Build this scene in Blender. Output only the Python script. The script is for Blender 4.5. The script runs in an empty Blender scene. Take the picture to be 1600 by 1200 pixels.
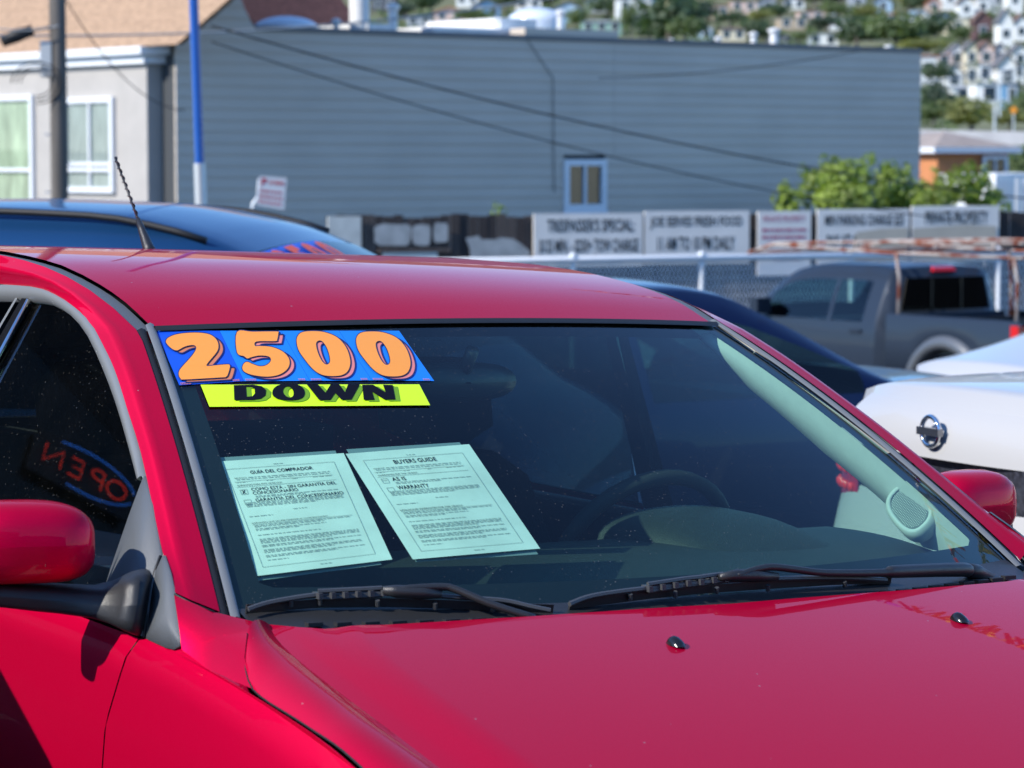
import bpy, bmesh, math, random
from mathutils import Vector, Matrix
from mathutils.geometry import tessellate_polygon
random.seed(7)
R = math.radians
scene = bpy.context.scene
C = scene.collection

# ------------------------------------------------------------------ camera, light
FPX, HC = 4547.8, 1.6575
TH = math.atan((600 - 248.67) / FPX)
cam_d = bpy.data.cameras.new('camera')
cam = bpy.data.objects.new('camera', cam_d); C.objects.link(cam)
cam.location = (0, 0, HC)
cam.rotation_euler = (math.pi / 2 - TH, 0, 0)
cam_d.sensor_width = 36.0
cam_d.lens = FPX * 36.0 / 1600.0
cam_d.clip_start = 0.1
cam_d.clip_end = 4000
cam_d.dof.use_dof = True
cam_d.dof.focus_distance = 5.0
cam_d.dof.aperture_fstop = 9.0
scene.camera = cam

YAW, ROLL = 0.5543, -0.0234
C0 = Vector((-0.1134, 5.1638, 0))
AX_L = Vector((math.cos(YAW), math.sin(YAW), ROLL)).normalized()    # red car's left (picture right)
AX_F = Vector((math.sin(YAW), -math.cos(YAW), 0)).normalized()      # red car's nose
AX_U = (AX_F.cross(AX_L)).normalized()
SUN_CAR = Vector((-0.80, -0.05, 0.56))                               # towards the sun, in car axes
SUN = (AX_L * SUN_CAR.x + AX_F * SUN_CAR.y + Vector((0, 0, 1)) * SUN_CAR.z).normalized()
elev = math.asin(SUN.z)
world = bpy.data.worlds.new('World'); scene.world = world; world.use_nodes = True
wn = world.node_tree.nodes; wl = world.node_tree.links
bg = wn['Background']
sky = wn.new('ShaderNodeTexSky'); sky.sky_type = 'NISHITA'; sky.sun_disc = False
sky.sun_elevation = elev
sky.sun_rotation = math.atan2(SUN.x, SUN.y)
sky.air_density = 1.0; sky.dust_density = 0.0; sky.ozone_density = 9.5
wl.new(sky.outputs[0], bg.inputs[0]); bg.inputs[1].default_value = 0.15
sun_d = bpy.data.lights.new('sun', 'SUN'); sun_d.energy = 3.3; sun_d.angle = R(0.53); sun_d.color = (1.0, 0.95, 0.87)
sun = bpy.data.objects.new('sun', sun_d); C.objects.link(sun)
sun.rotation_euler = SUN.to_track_quat('Z', 'Y').to_euler(); sun.location = (-8, -6, 12)
scene.view_settings.view_transform = 'Standard'; scene.view_settings.look = 'None'
scene.view_settings.exposure = 0.85; scene.view_settings.gamma = 1.0
scene.view_settings.use_curve_mapping = False
scene.render.engine = 'CYCLES'
scene.cycles.max_bounces = 10; scene.cycles.transparent_max_bounces = 24
scene.cycles.caustics_reflective = False; scene.cycles.caustics_refractive = False

# ------------------------------------------------------------------ projection helpers
def ray(px, py):
    d = ((px - 800) / FPX, 1.0, -(py - 600) / FPX)
    c, s = math.cos(TH), math.sin(TH)
    return Vector((d[0], d[1] * c + d[2] * s, -d[1] * s + d[2] * c))
def at(px, py, Y):
    r = ray(px, py); r = r * (Y / r.y)
    return Vector((r.x, r.y, r.z + HC))
CAMP = Vector((0, 0, HC))
def gz(Y):                                        # height of the sloping car lot at depth Y
    return -0.0445 * (min(Y, 32.0) - 5.1638)

# ------------------------------------------------------------------ mesh helpers
def mesh_obj(name, verts, faces, mat=None, parent=None, smooth=True, xf=None, recalc=False, auto=None):
    me = bpy.data.meshes.new(name)
    vs = [xf(v) for v in verts] if xf else verts
    me.from_pydata([tuple(v) for v in vs], [], faces)
    if recalc:
        bm = bmesh.new(); bm.from_mesh(me); bmesh.ops.recalc_face_normals(bm, faces=bm.faces); bm.to_mesh(me); bm.free()
    if smooth:
        me.polygons.foreach_set('use_smooth', [True] * len(me.polygons))
    if auto is not None:
        me.polygons.foreach_set('use_smooth', [True] * len(me.polygons))
        me.set_sharp_from_angle(angle=R(auto))
    me.update()
    o = bpy.data.objects.new(name, me); C.objects.link(o)
    if mat: me.materials.append(mat)
    if parent: o.parent = parent
    return o
def copy_obj(o, parent=None, loc=None):
    c = o.copy(); C.objects.link(c)
    if parent: c.parent = parent
    if loc is not None: c.location = loc
    return c
def thing(name, label, cat, loc=(0, 0, 0), rz=0.0, group=None):
    o = bpy.data.objects.new(name, None); C.objects.link(o)
    o.location = loc; o.rotation_euler = (0, 0, rz); o.empty_display_size = 0.2
    o['label'] = label; o['category'] = cat
    if group: o['group'] = group
    return o
def tag(o, label, cat, group=None):
    o['label'] = label; o['category'] = cat
    if group: o['group'] = group
    return o
class MB:
    def __init__(s): s.v = []; s.f = []
    def add(s, vs, fs):
        n = len(s.v); s.v += [Vector(v) for v in vs]; s.f += [tuple(i + n for i in f) for f in fs]; return s
    def box(s, a, b):
        x0, y0, z0 = a; x1, y1, z1 = b
        return s.add([(x0,y0,z0),(x1,y0,z0),(x1,y1,z0),(x0,y1,z0),(x0,y0,z1),(x1,y0,z1),(x1,y1,z1),(x0,y1,z1)],
                     [(0,3,2,1),(4,5,6,7),(0,1,5,4),(1,2,6,5),(2,3,7,6),(3,0,4,7)])
    def hexa(s, q0, q1):                            # two quads (4 points each) joined
        return s.add(list(q0) + list(q1), [(0,3,2,1),(4,5,6,7),(0,1,5,4),(1,2,6,5),(2,3,7,6),(3,0,4,7)])
    def tube(s, pts, r, n=8, caps=True):
        pts = [Vector(p) for p in pts]; rs = r if isinstance(r, (list, tuple)) else [r] * len(pts)
        vs = []; prev = None
        for i, p in enumerate(pts):
            t = (pts[min(i + 1, len(pts) - 1)] - pts[max(i - 1, 0)]).normalized()
            if prev is None:
                a = t.orthogonal().normalized()
            else:
                a = (prev - t * prev.dot(t))
                a = a.normalized() if a.length > 1e-6 else t.orthogonal().normalized()
            prev = a; b = t.cross(a)
            for k in range(n):
                an = 2 * math.pi * k / n
                vs.append(p + (a * math.cos(an) + b * math.sin(an)) * rs[i])
        fs = []
        for i in range(len(pts) - 1):
            for k in range(n):
                fs.append((i*n+k, i*n+(k+1) % n, (i+1)*n+(k+1) % n, (i+1)*n+k))
        if caps: fs += [tuple(range(n))[::-1], tuple((len(pts)-1)*n + k for k in range(n))]
        return s.add(vs, fs)
    def lathe(s, prof, c=(0,0,0), n=20, axis='z'):
        vs = []
        for r, h in prof:
            for k in range(n):
                a = 2*math.pi*k/n; p = (r*math.cos(a), r*math.sin(a), h)
                if axis == 'x': p = (p[2], p[0], p[1])
                if axis == 'y': p = (p[0], p[2], p[1])
                vs.append(Vector(p) + Vector(c))
        fs = [(i*n+k, i*n+(k+1) % n, (i+1)*n+(k+1) % n, (i+1)*n+k) for i in range(len(prof)-1) for k in range(n)]
        fs += [tuple(range(n))[::-1], tuple((len(prof)-1)*n + k for k in range(n))]
        return s.add(vs, fs)
    def build(s, name, mat, parent=None, smooth=False, xf=None, auto=None, recalc=True):
        return mesh_obj(name, s.v, s.f, mat, parent, smooth, xf, recalc, auto)
def grid(fn, nu, nv):                               # fn(i/nu, j/nv)
    vs = [fn(i / nu, j / nv) for j in range(nv + 1) for i in range(nu + 1)]
    w = nu + 1
    fs = [(j*w+i, j*w+i+1, (j+1)*w+i+1, (j+1)*w+i) for j in range(nv) for i in range(nu)]
    return vs, fs
def lerp(a, b, t): return a + (b - a) * t
def interp(x, xs, ys):
    if x <= xs[0]: return ys[0]
    for i in range(len(xs) - 1):
        if x <= xs[i+1]:
            return lerp(ys[i], ys[i+1], (x - xs[i]) / (xs[i+1] - xs[i]))
    return ys[-1]
def sinterp(x, xs, ys):                             # smooth (monotone cubic-ish) interpolation
    n = len(xs)
    if x <= xs[0]: return ys[0]
    if x >= xs[-1]: return ys[-1]
    for i in range(n - 1):
        if x <= xs[i+1]: break
    def sl(k):
        if k <= 0: return (ys[1]-ys[0])/(xs[1]-xs[0])
        if k >= n-1: return (ys[-1]-ys[-2])/(xs[-1]-xs[-2])
        a = (ys[k]-ys[k-1])/(xs[k]-xs[k-1]); b = (ys[k+1]-ys[k])/(xs[k+1]-xs[k])
        return 0.0 if a*b <= 0 else 2*a*b/(a+b)
    h = xs[i+1]-xs[i]; t = (x-xs[i])/h
    return ((2*t**3-3*t**2+1)*ys[i] + (t**3-2*t**2+t)*h*sl(i) + (-2*t**3+3*t**2)*ys[i+1] + (t**3-t**2)*h*sl(i+1))
def smooth_loop(pts, k=4, closed=True):
    out = []; n = len(pts)
    for i in range(n if closed else n - 1):
        if closed: p0, p1, p2, p3 = pts[i-1], pts[i], pts[(i+1) % n], pts[(i+2) % n]
        else: p0, p1, p2, p3 = pts[max(i-1, 0)], pts[i], pts[i+1], pts[min(i+2, n-1)]
        for j in range(k):
            t = j / k
            out.append(tuple(0.5*((2*b)+(c-a)*t+(2*a-5*b+4*c-d)*t*t+(-a+3*b-3*c+d)*t**3) for a, b, c, d in zip(p0, p1, p2, p3)))
    if not closed: out.append(tuple(pts[-1]))
    return out
def fill2d(loops):                                  # polygon with holes -> verts2d, tris
    ls = [[Vector((p[0], p[1], 0)) for p in l] for l in loops]
    tris = tessellate_polygon(ls)
    return [(p.x, p.y) for l in ls for p in l], [tuple(t) for t in tris]
def ribbon2d(loop, w):                              # closed outline ribbon
    n = len(loop); vs = []; fs = []
    for i in range(n):
        a, b, c = Vector(loop[i-1][:2]), Vector(loop[i][:2]), Vector(loop[(i+1) % n][:2])
        t = (c - a); t = t.normalized() if t.length > 1e-9 else Vector((1, 0)); nn = Vector((-t.y, t.x)) * (w/2)
        vs += [tuple(b+nn), tuple(b-nn)]
    for i in range(n):
        j = (i+1) % n; fs.append((2*i, 2*i+1, 2*j+1, 2*j))
    return vs, fs
def text2d(s, bold=0.0, res=3):                     # built-in font -> flat mesh, height about 1, starts at x 0
    cu = bpy.data.curves.new('t', 'FONT'); cu.body = s; cu.size = 1.0; cu.offset = bold; cu.resolution_u = res; cu.fill_mode = 'FRONT'
    o = bpy.data.objects.new('t', cu); C.objects.link(o)
    dg = bpy.context.evaluated_depsgraph_get(); dg.update()
    me = o.evaluated_get(dg).to_mesh()
    vs = [(v.co.x, v.co.y) for v in me.vertices]; fs = [tuple(p.vertices) for p in me.polygons]
    o.evaluated_get(dg).to_mesh_clear()
    bpy.data.objects.remove(o); bpy.data.curves.remove(cu)
    if not vs: return [], [], 1, 1
    x0 = min(v[0] for v in vs); x1 = max(v[0] for v in vs); y0 = min(v[1] for v in vs); y1 = max(v[1] for v in vs)
    return [((v[0]-x0)/(x1-x0), (v[1]-y0)/(y1-y0)) for v in vs], fs, x1-x0, y1-y0

# ------------------------------------------------------------------ materials
def pmat(name, col, rough=0.5, metal=0.0, var=0.0, vscale=8.0, bump=0.0, bscale=40.0, coat=0.0, coat_r=0.03, spec=0.5, stretch=None, emit=None, estr=0.0):
    m = bpy.data.materials.new(name); m.use_nodes = True
    nt = m.node_tree; N = nt.nodes; Lk = nt.links; b = N['Principled BSDF']
    b.inputs['Base Color'].default_value = (*col, 1); b.inputs['Roughness'].default_value = rough
    b.inputs['Metallic'].default_value = metal; b.inputs['Specular IOR Level'].default_value = spec
    b.inputs['Coat Weight'].default_value = coat; b.inputs['Coat IOR'].default_value = 1.30; b.inputs['Coat Roughness'].default_value = coat_r
    if emit: b.inputs['Emission Color'].default_value = (*emit, 1); b.inputs['Emission Strength'].default_value = estr
    if var or bump:
        tc = N.new('ShaderNodeTexCoord'); mp = N.new('ShaderNodeMapping')
        Lk.new(tc.outputs['Object'], mp.inputs[0])
        if stretch: mp.inputs['Scale'].default_value = stretch
    if var:
        no = N.new('ShaderNodeTexNoise'); no.inputs['Scale'].default_value = vscale; no.inputs['Detail'].default_value = 5
        Lk.new(mp.outputs[0], no.inputs['Vector'])
        rp = N.new('ShaderNodeValToRGB'); rp.color_ramp.elements[0].position = 0.3; rp.color_ramp.elements[1].position = 0.7
        rp.color_ramp.elements[0].color = (*[max(0, c*(1-var)) for c in col], 1)
        rp.color_ramp.elements[1].color = (*[min(1, c*(1+var)) for c in col], 1)
        Lk.new(no.outputs['Fac'], rp.inputs[0]); Lk.new(rp.outputs[0], b.inputs['Base Color'])
    if bump:
        n2 = N.new('ShaderNodeTexNoise'); n2.inputs['Scale'].default_value = bscale; n2.inputs['Detail'].default_value = 4
        Lk.new(mp.outputs[0], n2.inputs['Vector'])
        bp = N.new('ShaderNodeBump'); bp.inputs['Strength'].default_value = bump; bp.inputs['Distance'].default_value = 0.01
        Lk.new(n2.outputs['Fac'], bp.inputs['Height']); Lk.new(bp.outputs[0], b.inputs['Normal'])
    return m
def glass_mat(name, tint, ior=1.5, dust=0.0, rough=0.0, boost=1.0, dscale=260.0):
    m = bpy.data.materials.new(name); m.use_nodes = True
    nt = m.node_tree; N = nt.nodes; Lk = nt.links; N.remove(N['Principled BSDF']); out = N['Material Output']
    tr = N.new('ShaderNodeBsdfTransparent'); tr.inputs[0].default_value = (*tint, 1)
    gl = N.new('ShaderNodeBsdfGlossy'); gl.inputs['Roughness'].default_value = rough
    fr = N.new('ShaderNodeFresnel'); ge = N.new('ShaderNodeNewGeometry'); io = N.new('ShaderNodeMix')
    io.inputs[2].default_value = ior; io.inputs[3].default_value = 1/ior; Lk.new(ge.outputs['Backfacing'], io.inputs[0]); Lk.new(io.outputs[0], fr.inputs[0])
    mx = N.new('ShaderNodeMixShader'); Lk.new(fr.outputs[0], mx.inputs[0]); Lk.new(tr.outputs[0], mx.inputs[1]); Lk.new(gl.outputs[0], mx.inputs[2])
    last = mx.outputs[0]
    if dust:
        tc = N.new('ShaderNodeTexCoord')
        vo = N.new('ShaderNodeTexVoronoi'); vo.inputs['Scale'].default_value = dscale; Lk.new(tc.outputs['Object'], vo.inputs['Vector'])
        no = N.new('ShaderNodeTexNoise'); no.inputs['Scale'].default_value = 9; no.inputs['Detail'].default_value = 6; Lk.new(tc.outputs['Object'], no.inputs['Vector'])
        lt = N.new('ShaderNodeMapRange'); lt.inputs[1].default_value = 0.30; lt.inputs[2].default_value = 0.12; lt.inputs[3].default_value = 0; lt.inputs[4].default_value = 0.8
        Lk.new(vo.outputs['Distance'], lt.inputs[0])
        sep = N.new('ShaderNodeSeparateColor'); Lk.new(vo.outputs['Color'], sep.inputs[0])
        gt = N.new('ShaderNodeMath'); gt.operation = 'GREATER_THAN'; gt.inputs[1].default_value = 0.90; Lk.new(sep.outputs[0], gt.inputs[0])
        mu = N.new('ShaderNodeMath'); mu.operation = 'MULTIPLY'; Lk.new(lt.outputs[0], mu.inputs[0]); Lk.new(gt.outputs[0], mu.inputs[1])
        m2 = N.new('ShaderNodeMath'); m2.operation = 'MULTIPLY'; Lk.new(mu.outputs[0], m2.inputs[0]); Lk.new(sep.outputs[1], m2.inputs[1])
        nr = N.new('ShaderNodeMapRange'); nr.inputs[1].default_value = 0.35; nr.inputs[2].default_value = 0.75; nr.inputs[3].default_value = 0.1; nr.inputs[4].default_value = 1.0; Lk.new(no.outputs['Fac'], nr.inputs[0])
        ad = N.new('ShaderNodeMath'); ad.operation = 'MULTIPLY_ADD'; ad.inputs[1].default_value = dust; ad.inputs[2].default_value = 0.0
        Lk.new(m2.outputs[0], ad.inputs[0])
        ml = N.new('ShaderNodeMath'); ml.operation = 'MULTIPLY'; Lk.new(ad.outputs[0], ml.inputs[0]); Lk.new(nr.outputs[0], ml.inputs[1])
        hz = N.new('ShaderNodeMath'); hz.operation = 'MULTIPLY_ADD'; hz.inputs[1].default_value = 0.003; Lk.new(nr.outputs[0], hz.inputs[0]); Lk.new(ml.outputs[0], hz.inputs[2])
        df = N.new('ShaderNodeBsdfDiffuse'); df.inputs[0].default_value = (0.55, 0.53, 0.5, 1)
        m3 = N.new('ShaderNodeMixShader'); Lk.new(hz.outputs[0], m3.inputs[0]); Lk.new(last, m3.inputs[1]); Lk.new(df.outputs[0], m3.inputs[2]); last = m3.outputs[0]
    Lk.new(last, out.inputs[0])
    return m
def paint(name, col, metal=0.35, rough=0.38, flake=0.0):
    m = pmat(name, col, rough, metal, coat=0.6, coat_r=0.015, spec=0.12)
    if flake: m.node_tree.nodes['Principled BSDF'].inputs['Specular Tint'].default_value = (0.85, 0.02, 0.16, 1)
    if flake:
        N = m.node_tree.nodes; Lk = m.node_tree.links; b = N['Principled BSDF']; tc = N.new('ShaderNodeTexCoord')
        v = N.new('ShaderNodeTexVoronoi'); v.inputs['Scale'].default_value = 45; Lk.new(tc.outputs['Object'], v.inputs['Vector'])   # dust specks
        s = N.new('ShaderNodeSeparateColor'); Lk.new(v.outputs['Color'], s.inputs[0])
        sz = N.new('ShaderNodeMath'); sz.operation = 'MULTIPLY'; sz.inputs[1].default_value = .09; Lk.new(s.outputs[0], sz.inputs[0])
        lt = N.new('ShaderNodeMath'); lt.operation = 'LESS_THAN'; Lk.new(v.outputs['Distance'], lt.inputs[0]); Lk.new(sz.outputs[0], lt.inputs[1])
        g = N.new('ShaderNodeMath'); g.operation = 'GREATER_THAN'; g.inputs[1].default_value = .86; Lk.new(s.outputs[1], g.inputs[0])
        mu = N.new('ShaderNodeMath'); mu.operation = 'MULTIPLY'; Lk.new(lt.outputs[0], mu.inputs[0]); Lk.new(g.outputs[0], mu.inputs[1])
        m2 = N.new('ShaderNodeMath'); m2.operation = 'MULTIPLY'; m2.inputs[1].default_value = .55; Lk.new(mu.outputs[0], m2.inputs[0])
        mc = N.new('ShaderNodeMix'); mc.data_type = 'RGBA'; mc.inputs[6].default_value = (*col, 1); mc.inputs[7].default_value = (.55, .5, .48, 1); Lk.new(m2.outputs[0], mc.inputs[0]); Lk.new(mc.outputs[2], b.inputs['Base Color'])
        N = m.node_tree.nodes; Lk = m.node_tree.links; b = N['Principled BSDF']
        tc = N.new('ShaderNodeTexCoord'); vo = N.new('ShaderNodeTexVoronoi'); vo.inputs['Scale'].default_value = 900
        Lk.new(tc.outputs['Object'], vo.inputs['Vector'])
        nm = N.new('ShaderNodeVectorMath'); nm.operation = 'MULTIPLY_ADD'
        sb = N.new('ShaderNodeVectorMath'); sb.operation = 'SUBTRACT'; sb.inputs[1].default_value = (.5, .5, .5); Lk.new(vo.outputs['Color'], sb.inputs[0])
        ge = N.new('ShaderNodeNewGeometry')
        nm.inputs[1].default_value = (flake,) * 3; Lk.new(sb.outputs[0], nm.inputs[0]); Lk.new(ge.outputs['Normal'], nm.inputs[2])
        no = N.new('ShaderNodeVectorMath'); no.operation = 'NORMALIZE'; Lk.new(nm.outputs[0], no.inputs[0])
        Lk.new(no.outputs[0], b.inputs['Normal'])
    return m
M_ = {}
M_['red'] = paint('red_metallic_paint', (0.72, 0.0005, 0.046), 0.62, 0.48, 0.10)
M_['navy'] = paint('dark_navy_paint', (0.006, 0.014, 0.055), 0.4, 0.3)
M_['bluecar'] = paint('dark_blue_paint', (0.012, 0.060, 0.16), 0.5, 0.35)
M_['white'] = paint('white_paint', (0.42, 0.42, 0.42), 0.0, 0.4)
M_['pearl'] = paint('pearl_white_paint', (0.46, 0.47, 0.49), 0.1, 0.35)
M_['truck'] = paint('charcoal_paint', (0.022, 0.032, 0.050), 0.1, 0.4)
M_['blk'] = pmat('black_plastic', (0.022, 0.023, 0.025), 0.38, bump=0.15, bscale=900)
M_['blkgloss'] = pmat('black_trim', (0.010, 0.010, 0.011), 0.18)
M_['rubber'] = pmat('rubber', (0.012, 0.012, 0.013), 0.6)
M_['grey'] = pmat('grey_plastic', (0.105, 0.115, 0.125), 0.5, bump=0.2, bscale=700)
M_['mould'] = pmat('grey_moulding', (0.17, 0.18, 0.185), 0.42)
M_['frit'] = pmat('black_glass_border', (0.004, 0.005, 0.006), 0.5)
M_['chrome'] = pmat('chrome', (0.8, 0.8, 0.8), 0.08, 1.0)
M_['steel'] = pmat('galvanised_steel', (0.62, 0.64, 0.65), 0.45, 0.4)
M_['windshield'] = glass_mat('tinted_windshield_glass', (0.67, 0.93, 0.84), 1.52, 0.7)
M_['doorglass'] = glass_mat('dusty_door_glass', (0.55, 0.74, 0.68), 1.55, 0.45, dscale=220)
M_['darkglass'] = glass_mat('dark_tinted_glass', (0.05, 0.07, 0.08), 1.26)
M_['midglass'] = glass_mat('green_tinted_glass', (0.5, 0.68, 0.66), 1.55)
M_['dark'] = pmat('dark_interior', (0.012, 0.013, 0.014), 0.8)
M_['dash'] = pmat('dashboard_vinyl', (0.015, 0.020, 0.019), 0.6, var=0.15, vscale=60, bump=0.3, bscale=500)
M_['trim'] = pmat('pale_pillar_trim', (0.52, 0.53, 0.50), 0.7, var=0.04, vscale=40, bump=0.1, bscale=500)
M_['seat'] = pmat('seat_cloth', (0.004, 0.004, 0.005), 0.95, spec=.1)
M_['paper'] = pmat('white_paper', (0.74, 0.71, 0.66), 0.8, var=0.10, vscale=14)
M_['ink'] = pmat('black_print', (0.004, 0.005, 0.012), 0.8, spec=.1)
M_['inkgrey'] = pmat('fine_print', (0.30, 0.31, 0.31), 0.8)
M_['sleeve'] = pmat('clear_plastic_sleeve', (0.22, 0.26, 0.27), 0.25)
M_['tyre'] = pmat('tyre_rubber', (0.018, 0.018, 0.018), 0.8)
M_['rim'] = pmat('alloy_rim', (0.5, 0.5, 0.52), 0.3, 0.8)
M_['redlens'] = pmat('red_lens', (0.55, 0.008, 0.012), 0.12, coat=1.0)
M_['asphalt'] = pmat('asphalt', (0.055, 0.055, 0.056), 0.9, var=0.3, vscale=1.2, bump=0.5, bscale=60)
# ------------------------------------------------------------------ the red hatchback (car axes: x to picture right, y to the nose, z up)
MFIT = Matrix(((math.cos(YAW), math.sin(YAW), 0), (math.sin(YAW), -math.cos(YAW), 0), (ROLL, 0, 1)))   # car axes -> world
MORT = Matrix(((-AX_L.x, AX_F.x, AX_U.x), (-AX_L.y, AX_F.y, AX_U.y), (-AX_L.z, AX_F.z, AX_U.z)))
XLOC = MORT.transposed() @ MFIT
def xcar(v): return XLOC @ Vector(v)
red = thing('red_car', 'shiny red hatchback in front with price stickers on its windshield', 'car')
red.matrix_world = Matrix(((-AX_L.x, AX_F.x, AX_U.x, C0.x), (-AX_L.y, AX_F.y, AX_U.y, C0.y), (-AX_L.z, AX_F.z, AX_U.z, C0.z), (0, 0, 0, 1)))
RM = MFIT.inverted()
def carhit(px, py, fn, t0=3.0, t1=9.0):
    o = RM @ (CAMP - C0); d = RM @ ray(px, py)
    n = 240; prev = fn(o + d*t0); a = t0
    for i in range(1, n+1):
        b = t0 + (t1-t0)*i/n; v = fn(o + d*b)
        if prev*v <= 0:
            for _ in range(40):
                m = (a+b)/2
                if prev*fn(o+d*m) <= 0: b = m
                else: a = m
            return o + d*a
        a, prev = b, v
    raise ValueError((px, py))
WT, ZT, WB, YB, ZB, ST, SB, BZ, BUMP = .572, 1.3633, .7423, .6546, .9764, .0645, .1644, .0231, .0131
def glass(u, v, off=0.0):
    w = lerp(WT, WB, v); s = lerp(ST, SB, v)
    p = Vector((u*w, ST + (YB+SB-ST)*v - s*u*u, lerp(ZT, ZB, v) + BZ*4*v*(1-v) + BUMP*(1-u*u)*(1-v)))
    if off:
        e = 1e-3
        a = glass(u+e, v) - p; b = glass(u, v+e) - p
        p = p + b.cross(a).normalized()*off * (1 if b.cross(a).z > 0 else -1)
    return p
def glassuv(px, py, off=0.0):                       # where a sight line meets the windshield
    from_o = RM @ (CAMP - C0); d = RM @ ray(px, py)
    u, v, t = 0.0, .5, 5.5
    for _ in range(30):
        f = glass(u, v, off) - (from_o + d*t); e = 1e-4
        gu = (glass(u+e, v, off) - glass(u, v, off))/e; gv = (glass(u, v+e, off) - glass(u, v, off))/e
        A = Matrix(((gu.x, gv.x, -d.x), (gu.y, gv.y, -d.y), (gu.z, gv.z, -d.z)))
        s = A.inverted() @ (-f); u += s.x; v += s.y; t += s.z
    return u, v
def gpt(px, py, off=0.0):
    u, v = glassuv(px, py, off); return glass(u, v, off)
def part(name, vs, fs, mat, parent=red, **k): return mesh_obj(name, vs, fs, mat, parent, xf=xcar, **k)

# windshield with its black border
vs, fs = grid(lambda a, b: glass(a*2-1, b*1.0), 40, 24)
ws = part('windshield', vs, fs, M_['windshield'])
def border(u, v): return glass(u, v, -0.004)
m = MB()
for g in (grid(lambda a, b: border(a*2-1, lerp(.925, 1.05, b) - .03*(1-abs(a*2-1)**6)*0 + .0), 30, 2),
          grid(lambda a, b: border(a*2-1, lerp(-.02, .025, b)), 30, 2),
          grid(lambda a, b: border(lerp(-1, -.945, a), lerp(.025, .925, b)), 2, 14),
          grid(lambda a, b: border(lerp(.955, 1, a), lerp(.025, .925, b)), 2, 14)):
    m.add(*g)
for su in (-1, 1):                                  # rounded lower corners of the border
    m.add([border(su*.965, .925), border(su*.965, .86), border(su*.958, .895), border(su*.945, .912), border(su*.92, .925)], [(0,1,2),(0,2,3),(0,3,4)])
m.build('glass_border', M_['frit'], ws, xf=xcar, recalc=False)

# roof
PY = [-2.62, -2.3, -2.0, -1.5, -1.0, -.7, -.5, -.355, -.2, -.1, -.03, .0]
PZ = [1.30, 1.37, 1.415, 1.452, 1.468, 1.466, 1.458, 1.446, 1.422, 1.398, 1.374, 1.3633]
def roofpt(x, y):                                   # x across, y measured along the side edge
    u = max(-1, min(1, x/.572)); k = interp(y, [-1.0, 0], [0.15, 1])
    sk = interp(y, [-.35, 0], [.018, 0])
    return Vector((x, y + ST*(1-u*u)*k, sinterp(y, PY, PZ) + BUMP*(1-u*u)*k - sk*x*1.0))
RY = [0, -.015, -.03, -.06, -.1, -.15, -.2, -.27, -.355, -.43, -.5, -.6, -.7, -.85, -1.0, -1.25, -1.5, -1.75, -2.0, -2.15, -2.3, -2.45, -2.62]
def strip_grid(xa, xb, n, dz=0.0, rows=RY):
    vs = []; fs = []
    for y in rows:
        wid = interp(y, [-2.6, -1.5, -.4, 0], [-.03, .02, .012, 0])
        for i in range(n+1):
            x = lerp(xa, xb, i/n); s = 1 if x > 0 else -1
            p = roofpt(x, y); p.x += s*wid*min(1, abs(x)/.572); p.z += dz; vs.append(p)
    w = n+1
    for j in range(len(rows)-1):
        for i in range(n): fs.append((j*w+i, j*w+i+1, (j+1)*w+i+1, (j+1)*w+i))
    return vs, fs
vs, fs = strip_grid(-.574, .574, 24)
part('roof', vs, fs, M_['red'])
# dark header moulding between roof and glass
m = MB()
vs, fs = grid(lambda a, b: (lambda p, q: p if b == 0 else (q if b == 1 else (p+q)/2 + Vector((0, .006, .006))))(roofpt((a*2-1)*.576, -.002) + Vector((0, 0, -.001)), glass(a*2-1, .028, .004)), 30, 2)
part('header_moulding', vs, fs, M_['blk'])
for s in (-1, 1):                                   # black drip channel along each side of the roof
    vs, fs = strip_grid(s*.576, s*.603, 2, -.006)
    part('drip_channel', vs, fs, M_['grey'])

# side surface above the belt, pillar and roof rail
def xs(z): return .86 - (z-.93)*.48 if z > .93 else .86
side = lambda p: p.x + xs(p.z)
outer_px = [(0,444),(34,446),(67,451),(105,471),(139,501),(161,539),(180,580),(199,640),(221,711),(247,831),(255,866),(274,926)]
P_out = [carhit(x, y, side) for x, y in outer_px]
P_out = [Vector((-xs(1.33), -2.35, 1.33)), Vector((-xs(1.395), -1.9, 1.395)), Vector((-xs(1.425), -1.2, 1.425))] + P_out
P_out = [Vector(p) for p in smooth_loop([tuple(p) for p in P_out], 3, False)]
def edge_in(t):                                     # inner edge of the red rail / pillar; t<0 roof, t>0 glass
    if t <= 0:
        p = roofpt(-.604, t); wid = interp(t, [-2.6, -1.5, -.4, 0], [-.03, .02, .012, 0]); p.x -= wid; p.z -= .003; return p
    g = glass(-1, t, 0.0); return g + Vector((-.030, .004, -.002))
def nearest_in(p):                                  # matching inner point for an outer point (same y-height blend)
    best = None
    return best
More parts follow.
